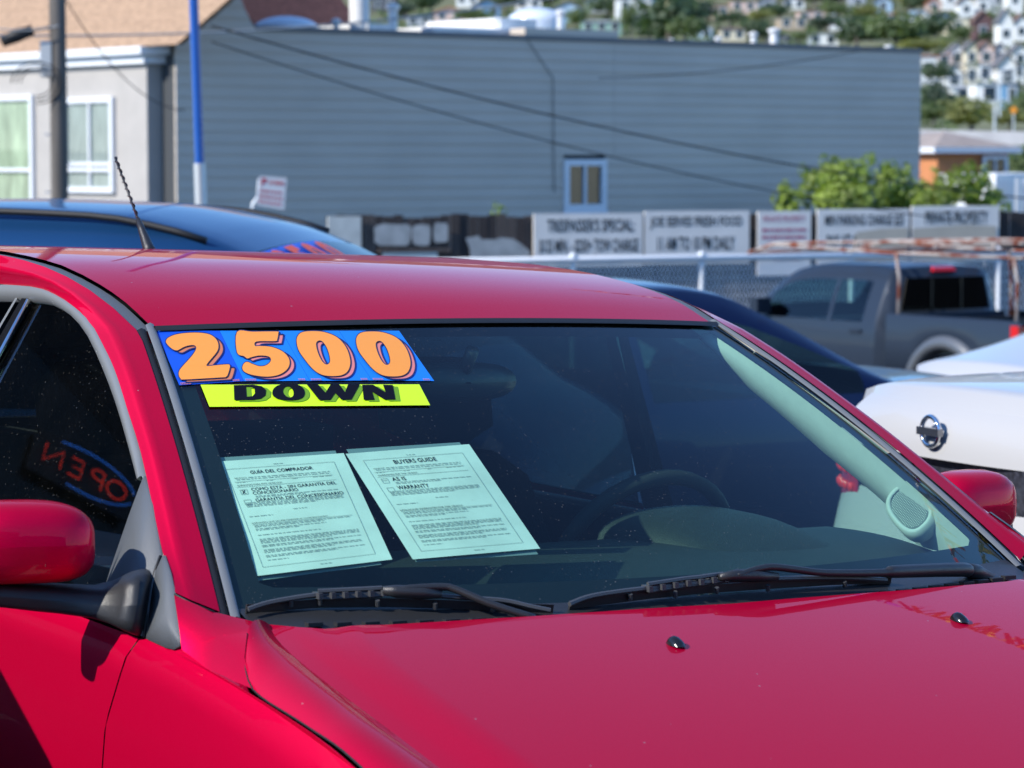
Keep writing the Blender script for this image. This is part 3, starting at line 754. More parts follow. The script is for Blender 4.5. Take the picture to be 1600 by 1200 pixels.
# trim on the inside of the doors and pillars
for s in (-1, 1):
    dl = [[Vector((s*.80, y, .30)), Vector((s*.79, y, .80)), Vector((s*.775, y, .905)), Vector((s*.785, y, .93)), Vector((s*.835, y, .938))] for y in (-2.4, -1.2, -.6, 0, .3, .45, .60)]
    part('door_lining', *rows_mesh(dl), M_['dark'])
    m = MB(); m.tube([Vector((s*.783, y, .934)) for y in (-.60, 0, .5)], .006, 6); m.build('door_lining_edge', M_['dash'], red, smooth=True, xf=xcar)
    pt_rows = []
    for i in range(25):
        v = lerp(.02, .945, i/24); a = glass(s*.975, v, -.012)
        wd = interp(v, [0, .12, .3, .6, .78, .9, 1], [.04, .09, .16, .19, .18, .21, .25])
        b = Vector((s*(abs(a.x) + .020 + .02*v), a.y - wd, a.z - .012))
        row = []
        for k in range(7):
            t = k/6; p = a.lerp(b, t) + Vector((-s*.020*math.sin(t*math.pi), 0, -.004*math.sin(t*math.pi))); row.append(p)
        pt_rows.append(row)
    tr_ = part('pillar_trim', *rows_mesh(pt_rows), M_['trim'])
    # tweeter pod near the foot of the trim
    v = .80; a = glass(s*.975, v, -.012); ctr = a + Vector((-s*.004, -.062, -.006))
    nn = Vector((-s*.86, .35, .33)).normalized(); e1 = Vector((s*.20, .55, -.52)); e1 = (e1 - nn*e1.dot(nn)).normalized(); e2 = nn.cross(e1)
    def pod(r1, r2, h, n=28): return [ctr + e1*(r1*math.copysign(abs(math.cos(t))**.75, math.cos(t))) + e2*(r2*math.copysign(abs(math.sin(t))**.75, math.sin(t))) + nn*h for t in [2*math.pi*k/n for k in range(n+1)]]
    sp = part('tweeter', *rows_mesh([pod(.058, .045, -.012), pod(.055, .042, .006), pod(.048, .036, .016), pod(.042, .030, .017), pod(.041, .029, .013)]), M_['trim'], tr_)
    gr = pod(.041, .029, .0135); m = MB(); m.add([ctr + nn*.015] + gr, [(0, i, i+1) for i in range(1, len(gr))])
    gm = pmat('tweeter_grille', (.10, .12, .12), .6) if s == -1 else bpy.data.materials['tweeter_grille']
    m.build('tweeter_grille', gm, sp, smooth=True, xf=xcar, recalc=False)
    if s == 1:
        m = MB()
        for i in range(-11, 12):
            for j in range(-8, 9):
                x_, y_ = i*.0034 + (j % 2)*.0017, j*.0031
                if (abs(x_)/.039)**2.6 + (abs(y_)/.027)**2.6 < 1:
                    c = ctr + e1*x_ + e2*y_ + nn*.0165
                    m.add([c + e1*.0011, c + e2*.0011, c - e1*.0011, c - e2*.0011], [(0,1,2,3)])
        gd = m.build('grille_dots', M_['trim'], sp, xf=xcar, recalc=False); gd['kind'] = 'stuff'

# rest of the car (seldom seen): rear window, tail, nose, wheels
vs, fs = grid(lambda a, b: Vector(((a*2-1)*lerp(.55, .68, b), lerp(-2.62, -2.80, b), lerp(1.295, .98, b))), 8, 4); part('rear_window', vs, fs, M_['darkglass'])
vs, fs = grid(lambda a, b: Vector(((a*2-1)*lerp(.74, .80, b), lerp(-2.79, -2.80, b), lerp(.98, .26, b))), 8, 6); part('tailgate', vs, fs, M_['red'])
for s in (-1, 1):
    q = [Vector((s*.59, -2.2, 1.37)), Vector((s*.66, -1.5, 1.40)), Vector((s*.845, -1.56, .95)), Vector((s*.845, -2.62, .96)), Vector((s*.74, -2.79, .98)), Vector((s*.56, -2.62, 1.295))]
    part('rear_pillar', q, [(0,1,2,3),(0,3,4,5)], M_['red'], smooth=False)
vs, fs = grid(lambda a, b: Vector(((a*2-1)*lerp(.66, .74, b), 2.24 - .10*(a*2-1)**4 + .10*math.sin(b*math.pi), lerp(.80, .25, b))), 16, 8); part('front_bumper', vs, fs, M_['red'])
for sx in (-1, 1):
    for y in (1.42, -1.22):
        m = MB(); m.lathe([(.20, -.10), (.30, -.10), (.325, -.06), (.325, .06), (.30, .10), (.20, .09)], (sx*.78, y, .325), 28, 'x')
        w = m.build('wheel', M_['tyre'], red, smooth=True, xf=xcar, auto=40)
        m = MB(); m.lathe([(.19, -.09), (.205, .08), (.19, .105), (.06, .07), (.03, .09)] if sx > 0 else [(.03, -.09), (.06, -.07), (.19, -.105), (.205, -.08), (.19, .09)], (sx*.78, y, .325), 20, 'x')
        m.build('wheel_rim', M_['rim'], w, smooth=True, xf=xcar, auto=40)

# ------------------------------------------------------------------ stickers and sheets on the windshield
def crop1(x, y): return (230 + x/3.404, 490 + y/3.404)
def on_glass(loops, off):
    v2, f2 = fill2d(loops); return [gpt(*crop1(x, y), off) for x, y in v2], f2
def quad_grid(q, n, off, crop=True):
    def f(a, b):
        x = lerp(lerp(q[0][0], q[1][0], a), lerp(q[3][0], q[2][0], a), b); y = lerp(lerp(q[0][1], q[1][1], a), lerp(q[3][1], q[2][1], a), b)
        return gpt(*(crop1(x, y) if crop else (x, y)), off)
    return grid(f, n[0], n[1])
M_['stkblue'] = pmat('bright_blue_vinyl', (.010, .20, .80), .35); M_['stkblue2'] = pmat('deep_blue_vinyl', (.008, .085, .62), .35)
M_['orange'] = pmat('orange_vinyl', (.90, .32, .045), .4); M_['pink'] = pmat('pink_vinyl', (.72, .22, .20), .4); M_['rust'] = pmat('dark_orange_vinyl', (.60, .19, .085), .4)
M_['navyink'] = pmat('navy_print', (.010, .018, .10), .4); M_['lime'] = pmat('lime_vinyl', (.62, .95, .012), .35); M_['olive'] = pmat('olive_print', (.16, .34, .004), .4)
D2 = [(100,150),(110,130),(150,112),(210,103),(280,102),(335,112),(368,138),(379,170),(372,200),(345,235),(322,262),(316,277),(340,277),(425,270),(439,276),(438,292),(428,325),(418,336),(395,339),(200,350),(178,345),(168,325),(172,302),(190,278),(225,240),(252,205),(261,182),(254,170),(235,167),(200,175),(168,192),(155,195),(138,190),(115,172)]
D5 = [(478,97),(560,96),(688,95),(697,104),(691,138),(680,146),(582,148),(574,172),(600,172),(660,177),(715,198),(750,232),(757,268),(740,300),(700,325),(640,335),(570,328),(522,312),(506,291),(514,266),(533,257),(560,268),(598,280),(632,275),(655,256),(656,236),(636,225),(592,223),(552,232),(533,238),(515,226),(478,206)]
D0 = [(795,150),(800,120),(822,100),(870,93),(940,98),(1010,126),(1058,180),(1080,250),(1070,300),(1040,325),(990,332),(930,325),(880,293),(830,232),(805,192)]
H0 = [(898,165),(904,148),(920,143),(936,152),(956,182),(970,225),(972,256),(960,270),(944,267),(925,245),(907,205)]
D0b = [(x+315+(y-90)*.03, y+2) for x, y in D0]; H0b = [(x+315+(y-90)*.03, y+2) for x, y in H0]
tops = [45, 385, 713, 1020, 1340]; bots = [170, 515, 865, 1195, 1527]; by = [381, 359, 357, 355, 358]
digs = [('2', [D2]), ('5', [D5]), ('0', [D0, H0]), ('0', [D0b, H0b])]
slab = ['orange digit 2 on a deep blue sticker, first of the row on the windshield', 'orange digit 5 on a blue sticker, between the 2 and a 0', 'orange digit 0 on a blue sticker right beside the 5', 'orange digit 0 sticker that ends the blue row on the windshield']
for i, (ch, loops) in enumerate(digs):
    q = [(tops[i]+.6, 91), (tops[i+1]-.6, 91), (bots[i+1]-.6, by[i+1]), (bots[i]+.6, by[i] if i == 0 else by[i])]
    c = gpt(*crop1((q[0][0]+q[2][0])/2, 225), .001)
    e = thing('number_sticker', slab[i], 'sticker', C0 + RM.inverted() @ c, 0, 'orange number stickers on the windshield')
    e.rotation_euler = red.matrix_world.to_euler()
    inv = c
    xs_ = lambda v, c=c: XLOC @ (Vector(v)-c)
    vs, fs = quad_grid(q, (6, 8), .0012); mesh_obj('backing', vs, fs, M_['stkblue2' if i == 0 else 'stkblue'], e, True, xs_)
    lp = [smooth_loop(l, 4) for l in loops]
    sh = [[(x+27, y+15) for x, y in l] for l in lp]
    vs, fs = on_glass(sh, .0020); mesh_obj('digit_shadow', vs, fs, M_['rust' if i == 0 else 'pink'], e, False, xs_)
    mo_ = MB()
    for l in sh: v2, f2 = ribbon2d(l, 7); mo_.add([gpt(*crop1(*p), .0026) for p in v2], f2)
    for l in lp: v2, f2 = ribbon2d(l, 9); mo_.add([gpt(*crop1(*p), .0032) for p in v2], f2)
    mesh_obj('digit_outline', mo_.v, mo_.f, M_['navyink'], e, False, xs_)
    vs, fs = on_glass(lp, .0038); mesh_obj('digit', vs, fs, M_['orange'], e, False, xs_)
    mo_ = MB()                                      # small printed code along the foot
    for (x0, x1) in ((.03, .2), (.84, .95)):
        for yy in (.955, .975):
            f = lambda a, b: gpt(*crop1(lerp(lerp(q[0][0], q[1][0], a), lerp(q[3][0], q[2][0], a), b), lerp(91, lerp(q[3][1], q[2][1], a), b)), .0024)
            k = 7 if x0 < .5 else 4
            for j in range(k):
                a0 = lerp(x0, x1, j/k); a1 = a0 + (x1-x0)/k*.7
                mo_.add([f(a0, yy), f(a1, yy), f(a1, yy+.011), f(a0, yy+.011)], [(0,1,2,3)])
    mesh_obj('fine_print', mo_.v, mo_.f, M_['rust'], e, False, xs_)
DD = [[(460,380),(565,378),(610,386),(632,406),(629,434),(605,452),(565,459),(463,460)], [(525,389),(553,389),(571,400),(573,424),(560,439),(529,442)]]
OO = [[(665,420),(675,395),(705,378),(755,372),(800,377),(830,397),(838,426),(823,449),(785,460),(735,460),(695,453),(672,440)], [(722,415),(728,395),(745,387),(762,393),(777,412),(777,435),(764,445),(747,443),(731,432)]]
WW = [[(848,376),(907,375),(948,420),(976,375),(1020,375),(1052,418),(1068,376),(1131,376),(1086,457),(1033,458),(1000,422),(974,459),(915,460)]]
NN = [[(1143,378),(1202,378),(1268,418),(1254,378),(1306,379),(1320,456),(1262,457),(1196,416),(1209,458),(1152,459)]]
q = [(284, 378), (1447, 376), (1505, 487), (331, 495)]
c = gpt(*crop1(890, 430), .001)
e = thing('down_sticker', 'lime green sticker with black letters DOWN under the orange numbers', 'sticker', C0 + RM.inverted() @ c); e.rotation_euler = red.matrix_world.to_euler()
xs_ = lambda v, c=c: XLOC @ (Vector(v)-c)
vs, fs = quad_grid(q, (20, 3), .0026); mesh_obj('backing', vs, fs, M_['lime'], e, True, xs_)
for loops in (DD, OO, WW, NN):
    if loops in (DD, OO): loops = [smooth_loop(l, 3) for l in loops] if loops is OO else loops
    m1 = MB()
    for k in range(7):
        sh = [[(x+26*(k+1)/7, y+9*(k+1)/7) for x, y in l] for l in loops]
        if k == 6: vs, fs = on_glass(sh, .0034); m1.add(vs, fs)
    mesh_obj('letter_shadow', m1.v, m1.f, M_['olive'], e, False, xs_)
    vs, fs = on_glass(loops, .0042); mesh_obj('letter', vs, fs, M_['ink'], e, False, xs_)

def sheet_paper(name, label, quad, sleeve, lines):
    c = gpt((quad[0][0]+quad[2][0])/2, (quad[0][1]+quad[2][1])/2, -.006)
    e = thing(name, label, 'paper sheet', C0 + RM.inverted() @ c, 0, 'buyer guide sheets inside the windshield'); e.rotation_euler = red.matrix_world.to_euler()
    xs_ = lambda v: XLOC @ (Vector(v)-c)
    def pg(a, b, off):
        x = lerp(lerp(quad[0][0], quad[1][0], a), lerp(quad[3][0], quad[2][0], a), b); y = lerp(lerp(quad[0][1], quad[1][1], a), lerp(quad[3][1], quad[2][1], a), b)
        return gpt(x, y, off)
    wav = lambda a, b: -.006 - .0012*math.sin(a*5+b*3) - .0010*math.sin(b*9+1)
    vs, fs = grid(lambda a, b: pg(a, b, wav(a, b)), 14, 18); mesh_obj('sheet', vs, fs, M_['paper'], e, True, xs_)
    vs, fs = quad_grid(sleeve, (6, 8), -.011, False); mesh_obj('plastic_sleeve', vs, fs, M_['sleeve'], e, True, xs_)
    ink = MB(); fine = MB()
    def pp(a, b): return pg(a, b, wav(a, b) + .0010)
    def bar(mb, x0, x1, y, h): 
        n = max(1, int((x1-x0)/.1))
        for k in range(n):
            a0 = lerp(x0, x1, k/n); a1 = lerp(x0, x1, (k+1)/n); mb.add([pp(a0, y), pp(a1, y), pp(a1, y+h), pp(a0, y+h)], [(0,1,2,3)])
    def txt(mb, s, x, y, h, w=None, bold=-.004):
        v2, f2, tw, th_ = text2d(s, bold); wd = w if w else h*1.29*tw/th_*.9
        mb.add([pp(x + p[0]*wd, y + (1-p[1])*h) for p in v2], f2)
    rnd = random.Random(hash(len(label)) % 99)
    def words(x0, x1, y, h=.0042):
        x = x0
        while x < x1:
            l = rnd.uniform(.012, .05); bar(fine, x, min(x1, x+l), y, h); x += l + .008
    for ln in lines:
        k = ln[0]
        if k == 't': txt(ink, *ln[1:])
        elif k == 'l': bar(ink, *ln[1:], .0022)
        elif k == 'w': words(*ln[1:])
        elif k == 'box':
            x, y, s_ = ln[1:]
            for r_ in ((x, y, x+s_, y+.003), (x, y+s_*.8, x+s_, y+s_*.8+.003)): bar(fine, r_[0], r_[2], r_[1], .003)
            for xx in (x, x+s_): fine.add([pp(xx, y), pp(xx+.003, y), pp(xx+.003, y+s_*.8), pp(xx, y+s_*.8)], [(0,1,2,3)])
        elif k == 'v':
            for q_ in range(24):
                y0_, y1_ = lerp(ln[2], ln[3], q_/24), lerp(ln[2], ln[3], (q_+1)/24); fine.add([pp(ln[1], y0_), pp(ln[1]+.003, y0_), pp(ln[1]+.003, y1_), pp(ln[1], y1_)], [(0,1,2,3)])
        elif k == 'b': bar(fine, ln[1], ln[2], ln[3], .0025)
    mesh_obj('printed_text', ink.v, ink.f, M_['ink'], e, False, xs_)
    fp = mesh_obj('fine_print', fine.v, fine.f, M_['inkgrey'], e, False, xs_); fp['kind'] = 'stuff'
frame = [('v', .10, .07, .93), ('v', .90, .07, .93), ('b', .10, .90, .07), ('b', .10, .90, .93)]
def body_lines():
    o = []
    for y0, n, x1 in ((.37, 4, .86), (.57, 2, .85), (.60, 2, .66), (.655, 1, .80), (.69, 4, .86), (.745, 2, .86), (.785, 3, .85), (.835, 2, .86), (.875, 1, .5)):
        for k in range(n): o.append(('w', .15, x1 - (.0 if k < n-1 else .2), y0 + k*.0115))
    return o
base = frame + [('t', 'IMPORTANT', .14, .150, .010, .09), ('w', .24, .84, .152), ('w', .15, .84, .166), ('b', .13, .85, .185), ('w', .14, .22, .190), ('w', .36, .41, .190), ('w', .55, .59, .190), ('w', .70, .84, .190),
                ('b', .14, .86, .560), ('w', .47, .57, .455), ('w', .14, .31, .490), ('w', .46, .53, .05), ('w', .5, .58, .96)]
sheet_paper('warranty_sheet', 'Spanish buyer guide sheet behind the glass, headed GUIA DEL COMPRADOR', [(326,722),(537,708),(613,874),(393,901)], [(324,716),(524,704),(596,882),(399,908)],
    base + body_lines() + [('t', 'GUÍA DEL COMPRADOR', .27, .090, .036, .46, .004), ('t', 'GARANTIAS PARA ESTE VEHICULO:', .14, .212, .013, .33), ('b', .13, .86, .232),
    ('t', 'X', .155, .262, .03, .03, .03), ('box', .145, .255, .05), ('t', 'COMO ESTÁ - SIN GARANTÍA DEL', .23, .240, .034, .62, .0), ('t', 'CONCESIONARIO', .23, .280, .027, .33, .0), ('w', .24, .85, .318), ('w', .24, .60, .328),
    ('box', .145, .345, .05), ('t', 'GARANTÍA DEL CONCESIONARIO', .23, .334, .034, .64, .0), ('t', 'GARANTÍAS QUE NO PERTENECEN AL CONCESIONARIO', .14, .542, .014, .55)])
sheet_paper('warranty_sheet', 'English sheet behind the glass, headed BUYERS GUIDE, beside the Spanish one', [(540,709),(733,694),(844,857),(645,874)], [(541,702),(718,691),(841,866),(650,878)],
    base + body_lines() + [('t', 'BUYERS GUIDE', .33, .090, .036, .34, .004), ('t', 'WARRANTIES FOR THIS VEHICLE:', .14, .212, .013, .32), ('b', .13, .86, .232),
    ('box', .145, .250, .05), ('l', .15, .19, .268), ('t', 'AS IS', .23, .246, .033, .11, .004), ('w', .24, .85, .290), ('w', .24, .60, .302),
    ('box', .145, .335, .05), ('t', 'WARRANTY', .23, .325, .036, .25, .004), ('t', 'NON-DEALER WARRANTIES FOR THIS VEHICLE:', .14, .542, .014, .50)])
# ------------------------------------------------------------------ generic cars (local axes: x right, y nose, z up, base at z 0)
def shell_car(root, prof, belt, roofz, wb, wr, y0, y1, wsr, rwr, sidew, paintm, glassm, wheels=True, wheel_y=(1.4, -1.4), nose=.25, pillars=(), bow=.06):
    py, pz = [p[0] for p in prof], [p[1] for p in prof]
    ys = sorted(set([round(lerp(y0, y1, i/64), 4) for i in range(65)] + [round(v, 4) for v in (*wsr, *rwr, *sidew)] + [round(v+d, 4) for v in pillars for d in (-.03, .03)]))
    def sec(y):
        zt = sinterp(y, py, pz); t = max(0, min(1, (zt-belt)/(roofz-belt)))
        e = min(1, min(y-y0, y1-y)/nose); pl = (1-(1-max(0, e))**2)**.5 if e < 1 else 1
        W = wb*lerp(.86, 1, pl); w = lerp(W-.03, wr, t)
        zb = min(belt, zt-.03); row = []
        for k in range(7):
            a = k/6; row.append(Vector((w*a*(1 if k < 6 else 1), y, zt + .035*(1-a*a) - (.012 if k == 6 else 0))))
        for k in range(1, 5):
            a = k/4; row.append(Vector((lerp(w, W, a) + .018*math.sin(a*math.pi), y, lerp(zt-.012, zb, a))))
        for dx, z in ((.022, lerp(zb, .26, .15)), (.034, lerp(zb, .26, .4)), (.02, lerp(zb, .26, .7)), (-.03, .26), (-.10, .18)):
            row.append(Vector((W+dx, y, z)))
        for p in row: p.y += bow*(p.x/wb)**2*max(0, 1-(y-y0)/.8)
        return row
    S = [sec(y) for y in ys]; ncol = len(S[0])
    buckets = {}
    def kind(y, c):
        if wsr[0] <= y <= wsr[1]: 
            if c < 5: return 'windshield'
        if rwr[0] <= y <= rwr[1]:
            if c < 5: return 'rear_window'
        if 6 <= c <= 9 and sidew[0] <= y <= sidew[1] and all(abs(y-p) > .031 for p in pillars): return 'side_window'
        return 'body'
    for s in (1, -1):
        for j in range(len(ys)-1):
            ym = (ys[j]+ys[j+1])/2
            for c in range(ncol-1):
                k = kind(ym, c)
                if k == 'side_window':
                    zt = sinterp(ym, py, pz)
                    if zt - belt < .10: k = 'body'
                    elif c == 6 or c == 9: k = 'body' if c == 6 else k
                if k == 'side_window': k = k + ('.l' if s < 0 else '.r') + str(sum(1 for p in pillars if ym > p))
                q = [S[j][c], S[j][c+1], S[j+1][c+1], S[j+1][c]]
                buckets.setdefault(k, {'v': {}, 'vs': [], 'f': []}); b = buckets[k]; ids = []
                for (jj, cc), v in zip(((j, c), (j, c+1), (j+1, c+1), (j+1, c)), q):
                    key = (jj, cc, s if cc else 0)
                    if key not in b['v']: b['v'][key] = len(b['vs']); b['vs'].append(Vector((v.x*s, v.y, v.z)))
                    ids.append(b['v'][key])
                b['f'].append(tuple(ids if s > 0 else ids[::-1]))
    out = {}
    for k, b in buckets.items():
        out[k] = mesh_obj(k.split('.')[0], b['vs'], b['f'], paintm if k == 'body' else glassm, root, True)
        if k != 'body' :
            pass
    for e, y in ((0, y0), (-1, y1)):                # end caps
        r = S[e]; loop = [Vector((p.x, p.y, p.z)) for p in r] + [Vector((-p.x, p.y, p.z)) for p in r[::-1]]
        m = MB(); c = Vector((0, y + (-.06 if e == 0 else .06), .7)); m.add([c] + loop, [(0, i, i+1) for i in range(1, len(loop))])
        m.build('rear_end' if e == 0 else 'front_end', paintm, root, smooth=True, recalc=False)
    m = MB(); m.box((-wb+.08, y0+.3, .2), (wb-.08, y1-.6, .24)); m.box((-wb+.25, -.5, .3), (wb-.25, -.35, belt+.12)); m.box((-wb+.2, -1.3, .3), (wb-.2, -1.2, belt+.05)); m.box((-wb+.15, wsr[0]+.2, .5), (wb-.15, wsr[0]+.5, belt-.05))
    m.build('cabin', M_['dark'], root)
    if wheels:
        for s in (-1, 1):
            for y in wheel_y:
                w = wheel(root, (s*(wb-.07), y, .33), s)
    return out, sec
def wheel(root, c, s, r=.33):
    m = MB(); m.lathe([(r*.62, -.10), (r*.95, -.11), (r, -.07), (r, .07), (r*.95, .11), (r*.62, .10)], c, 28, 'x')
    w = m.build('wheel', M_['tyre'], root, smooth=True, auto=40)
    m = MB(); p = [(r*.6, -.08), (r*.64, .09), (r*.6, .115), (r*.2, .07), (r*.1, .10)]
    if s < 0: p = [(a, -b) for a, b in p[::-1]]
    m.lathe(p, c, 24, 'x'); m.build('wheel_rim', M_['rim'], w, smooth=True, auto=40)
    return w
def heading(root, fwd, pos):
    f = Vector((fwd[0], fwd[1], 0)).normalized(); root.location = pos; root.rotation_euler = (0, 0, math.atan2(f.y, f.x) - math.pi/2)
FW = (AX_F.x, AX_F.y); LW = (AX_L.x, AX_L.y)
def carpos(lat, fwd):
    p = C0 + AX_L*lat + AX_F*fwd; return Vector((p.x, p.y, gz(p.y)))

# dark blue crossover behind, left
SEDAN = [(-2.35,.80),(-2.30,.98),(-1.75,1.04),(-1.55,1.07),(-.85,1.36),(-.5,1.41),(0,1.42),(.25,1.39),(.5,1.28),(1.15,.98),(1.6,.95),(2.1,.84),(2.3,.70)]
SUVP = [(-2.3,.95),(-2.24,1.1),(-2.1,1.3),(-1.95,1.52),(-1.4,1.63),(-.6,1.665),(-.1,1.65),(.2,1.60),(.42,1.52),(1.0,1.16),(1.12,1.06),(1.28,.98),(1.40,.88),(1.46,.72)]
suv = thing('dark_blue_car', 'dark blue car at the left behind the red roof, orange price on its windshield', 'car')
suv_parts, suv_sec = shell_car(suv, SUVP, 1.04, 1.66, .91, .64, -2.3, 1.46, (.42, 1.0), (-2.15, -1.95), (-1.75, .78), M_['bluecar'], M_['darkglass'], wheel_y=(.95, -1.4), pillars=(-.55, .30))
suv_fwd = (.97, -.24); heading(suv, suv_fwd, Vector((-1.12, 10.1, gz(10.1) + .04)))
for s in (-1, 1):
    m = MB(); m.tube([Vector((s*.655, y, sinterp(y, [p[0] for p in SUVP], [p[1] for p in SUVP]) + .004)) for y in [-1.8+i*.1 for i in range(22)]], .012, 6); m.build('roof_channel', M_['rubber'], suv, smooth=True)
# its price stickers
for i, ch in enumerate('2500'):
    def wsp(a, b, off):
        y = lerp(.44, .60, b); z = sinterp(y, [p[0] for p in SUVP], [p[1] for p in SUVP]); x = lerp(.54 - i*.15, .40 - i*.15, a)
        return Vector((x, y + off*.6, z + .035*(1-(x/.68)**2) + off))
    e = thing('number_sticker', ['blurred orange 2 on the dark blue car, nearest its pillar', 'blurred orange 5, second number on the dark blue car', 'blurred orange 0, third number on the dark blue car', 'blurred orange 0, last number on the dark blue car'][i], 'sticker', suv.matrix_world.translation, 0, 'price stickers on the dark blue car')
    e.location = suv.location; e.rotation_euler = suv.rotation_euler
    vs, fs = grid(lambda a, b: wsp(a, b, .012), 3, 3); mesh_obj('backing', vs, fs, M_['stkblue2'], e)
    v2, f2, tw, th_ = text2d(ch, .05); mesh_obj('digit', [wsp(.12+.76*p[0], .92-.84*p[1], .018) for p in v2], f2, pmat('orange_red_vinyl', (.85, .10, .03), .5) if i == 0 else bpy.data.materials['orange_red_vinyl'], e, False)

# navy sedan beyond the red car
navy = thing('navy_sedan', 'dark navy sedan parked beyond the red car, nose to the right', 'car')
shell_car(navy, SEDAN, .95, 1.42, .89, .62, -2.35, 2.3, (.5, 1.15), (-1.55, -.85), (-1.25, .85), M_['navy'], M_['midglass'], pillars=(-.3,))
_w = Vector((math.sin(R(60)), math.cos(R(60)), 0)); _p = Vector((-1.64, 12.1, 0)) + _w*2.35; heading(navy, (_w.x, _w.y), Vector((_p.x, _p.y, gz(12.6))))

# white sedan whose tail faces the camera
wf = Vector((math.sin(R(65)), math.cos(R(65)), 0))
wh = thing('white_sedan', 'white sedan with a round chrome badge, its tail facing the red car', 'car')
WPROF = [(-2.42,.92),(-2.40,1.07),(-2.33,1.12),(-2.1,1.135),(-1.55,1.145),(-1.45,1.17),(-.75,1.42),(-.4,1.46),(.1,1.47),(.4,1.42),(.6,1.34),(1.25,1.04),(1.7,1.0),(2.2,.86),(2.42,.7)]
shell_car(wh, WPROF, .98, 1.47, .90, .60, -2.42, 2.42, (.6, 1.25), (-1.42, -.78), (-1.15, .85), M_['white'], M_['darkglass'], pillars=(-.2,), nose=.10, bow=.20)
rear_c = at(1436, 675, 7.4); wbase = Vector((rear_c.x, rear_c.y, 0)) + wf*2.54
heading(wh, (wf.x, wf.y), Vector((wbase.x, wbase.y, gz(7.4))))
ez = rear_c.z - gz(7.4)
# trunk face, badge, plate recess, lamps (local rear is y = -2.42)
def rear_y(x, z): return -2.45 + .20*(x/.9)**2 - .02*max(0, 1-abs(z-.95)/.25)
vs, fs = grid(lambda a, b: Vector(((a*2-1)*lerp(.54, .62, b), rear_y((a*2-1)*.62, lerp(1.115, ez-.08, b)) - .03 + .05*(1-b)**3, lerp(1.118, ez-.070, b))), 14, 8)
tl = mesh_obj('trunk_lid', vs, fs, M_['white'], wh)
yb = rear_y(0, ez) - .045
m = MB(); k = 32
m.tube([Vector((.040*math.cos(t), yb, ez + .038*math.sin(t))) for t in [2*math.pi*i/k for i in range(k+1)]], .0065, 8, False)
m.build('badge_ring', M_['chrome'], tl, smooth=True)
m = MB(); m.box((-.050, yb-.010, ez-.010), (.050, yb+.006, ez+.010)); m.build('badge_bar', pmat('badge_bar', (.25, .25, .26), .2, .9), tl)
m = MB(); m.hexa([(-.38, yb+.06, ez-.19), (.38, yb+.06, ez-.19), (.38, yb+.14, ez-.19), (-.38, yb+.14, ez-.19)], [(-.40, yb+.04, ez-.070), (.40, yb+.04, ez-.070), (.40, yb+.14, ez-.070), (-.40, yb+.14, ez-.070)])
m.build('plate_recess', pmat('shaded_dusty_recess', (.03, .032, .045), .4, var=.8, vscale=60), wh)  # recess shade is put into the dark base colour; speckles are dust
vs, fs = grid(lambda a, b: Vector(((a*2-1)*.80, rear_y((a*2-1)*.8, .6) - (.07*math.sin(b*math.pi) + .04)*(1-abs(a*2-1)**8) + .16*abs(a*2-1)**10, lerp(ez-.185, .25, b))), 30, 8); mesh_obj('rear_bumper', vs, fs, M_['white'], wh)
m = MB(); m.hexa([(.10, yb-.005, ez-.185), (.30, yb-.005, ez-.185), (.30, yb+.06, ez-.185), (.10, yb+.06, ez-.185)], [(.13, yb-.005, ez-.135), (.27, yb-.005, ez-.150), (.27, yb+.06, ez-.150), (.13, yb+.06, ez-.135)]); m.build('lid_handle', M_['pearl'], wh)
for s in (-1, 1):
    m = MB(); vs, fs = grid(lambda a, b: Vector((s*lerp(.44, .765, a), rear_y(lerp(.44, .765, a), .9) - .030 + (.10*a**4), lerp(ez-.10, ez-.235, b) + .02*a)), 8, 5)
    m.add(vs, fs); ln = m.build('tail_lamp', M_['redlens'], wh, smooth=True, recalc=False)
    rl = pmat('bright_red_lens', (.9, .03, .02), .1) if s < 0 else bpy.data.materials['bright_red_lens']
    for i in range(5):
        for j in range(2):
            x = s*(.49 + i*.05); m = MB(); m.lathe([(.014, 0), (.011, -.006), (.002, -.008)], (x, rear_y(abs(x), .9) - .032 + .10*((abs(x)-.44)/.325)**4, ez-.15 - j*.045), 8, 'y')
            m.build('lamp_reflector', rl, ln, smooth=True)

# second white car further back
w2 = thing('white_sedan', 'white car behind the badged sedan, only its sloping tail and window showing', 'car')
shell_car(w2, [(-2.3,.85),(-2.26,1.0),(-2.0,1.05),(-1.6,1.14),(-1.0,1.36),(-.5,1.45),(0,1.46),(.3,1.42),(.55,1.33),(1.2,1.0),(1.7,.95),(2.3,.7)], .98, 1.46, .88, .60, -2.3, 2.3, (.55, 1.2), (-1.5, -.95), (-1.3, .85), M_['pearl'], M_['darkglass'], pillars=(-.25,))
p = at(1592, 600, 17.5); heading(w2, (wf.x, wf.y), Vector((p.x + wf.x*2.0, p.y + wf.y*2.0, gz(17.5) - .07)))
# neighbour parked on the other side of the red car (outside the picture, shades and mirrors in the door)
nb = thing('silver_crossover', 'silver crossover parked at the passenger side of the red car', 'car')
shell_car(nb, SUVP, 1.04, 1.66, .91, .70, -2.3, 1.46, (.42, 1.0), (-2.15, -1.95), (-1.75, .78), M_['pearl'], M_['darkglass'], wheel_y=(.95, -1.4), pillars=(-.55, .30))
heading(nb, FW, carpos(-2.34, -.78))

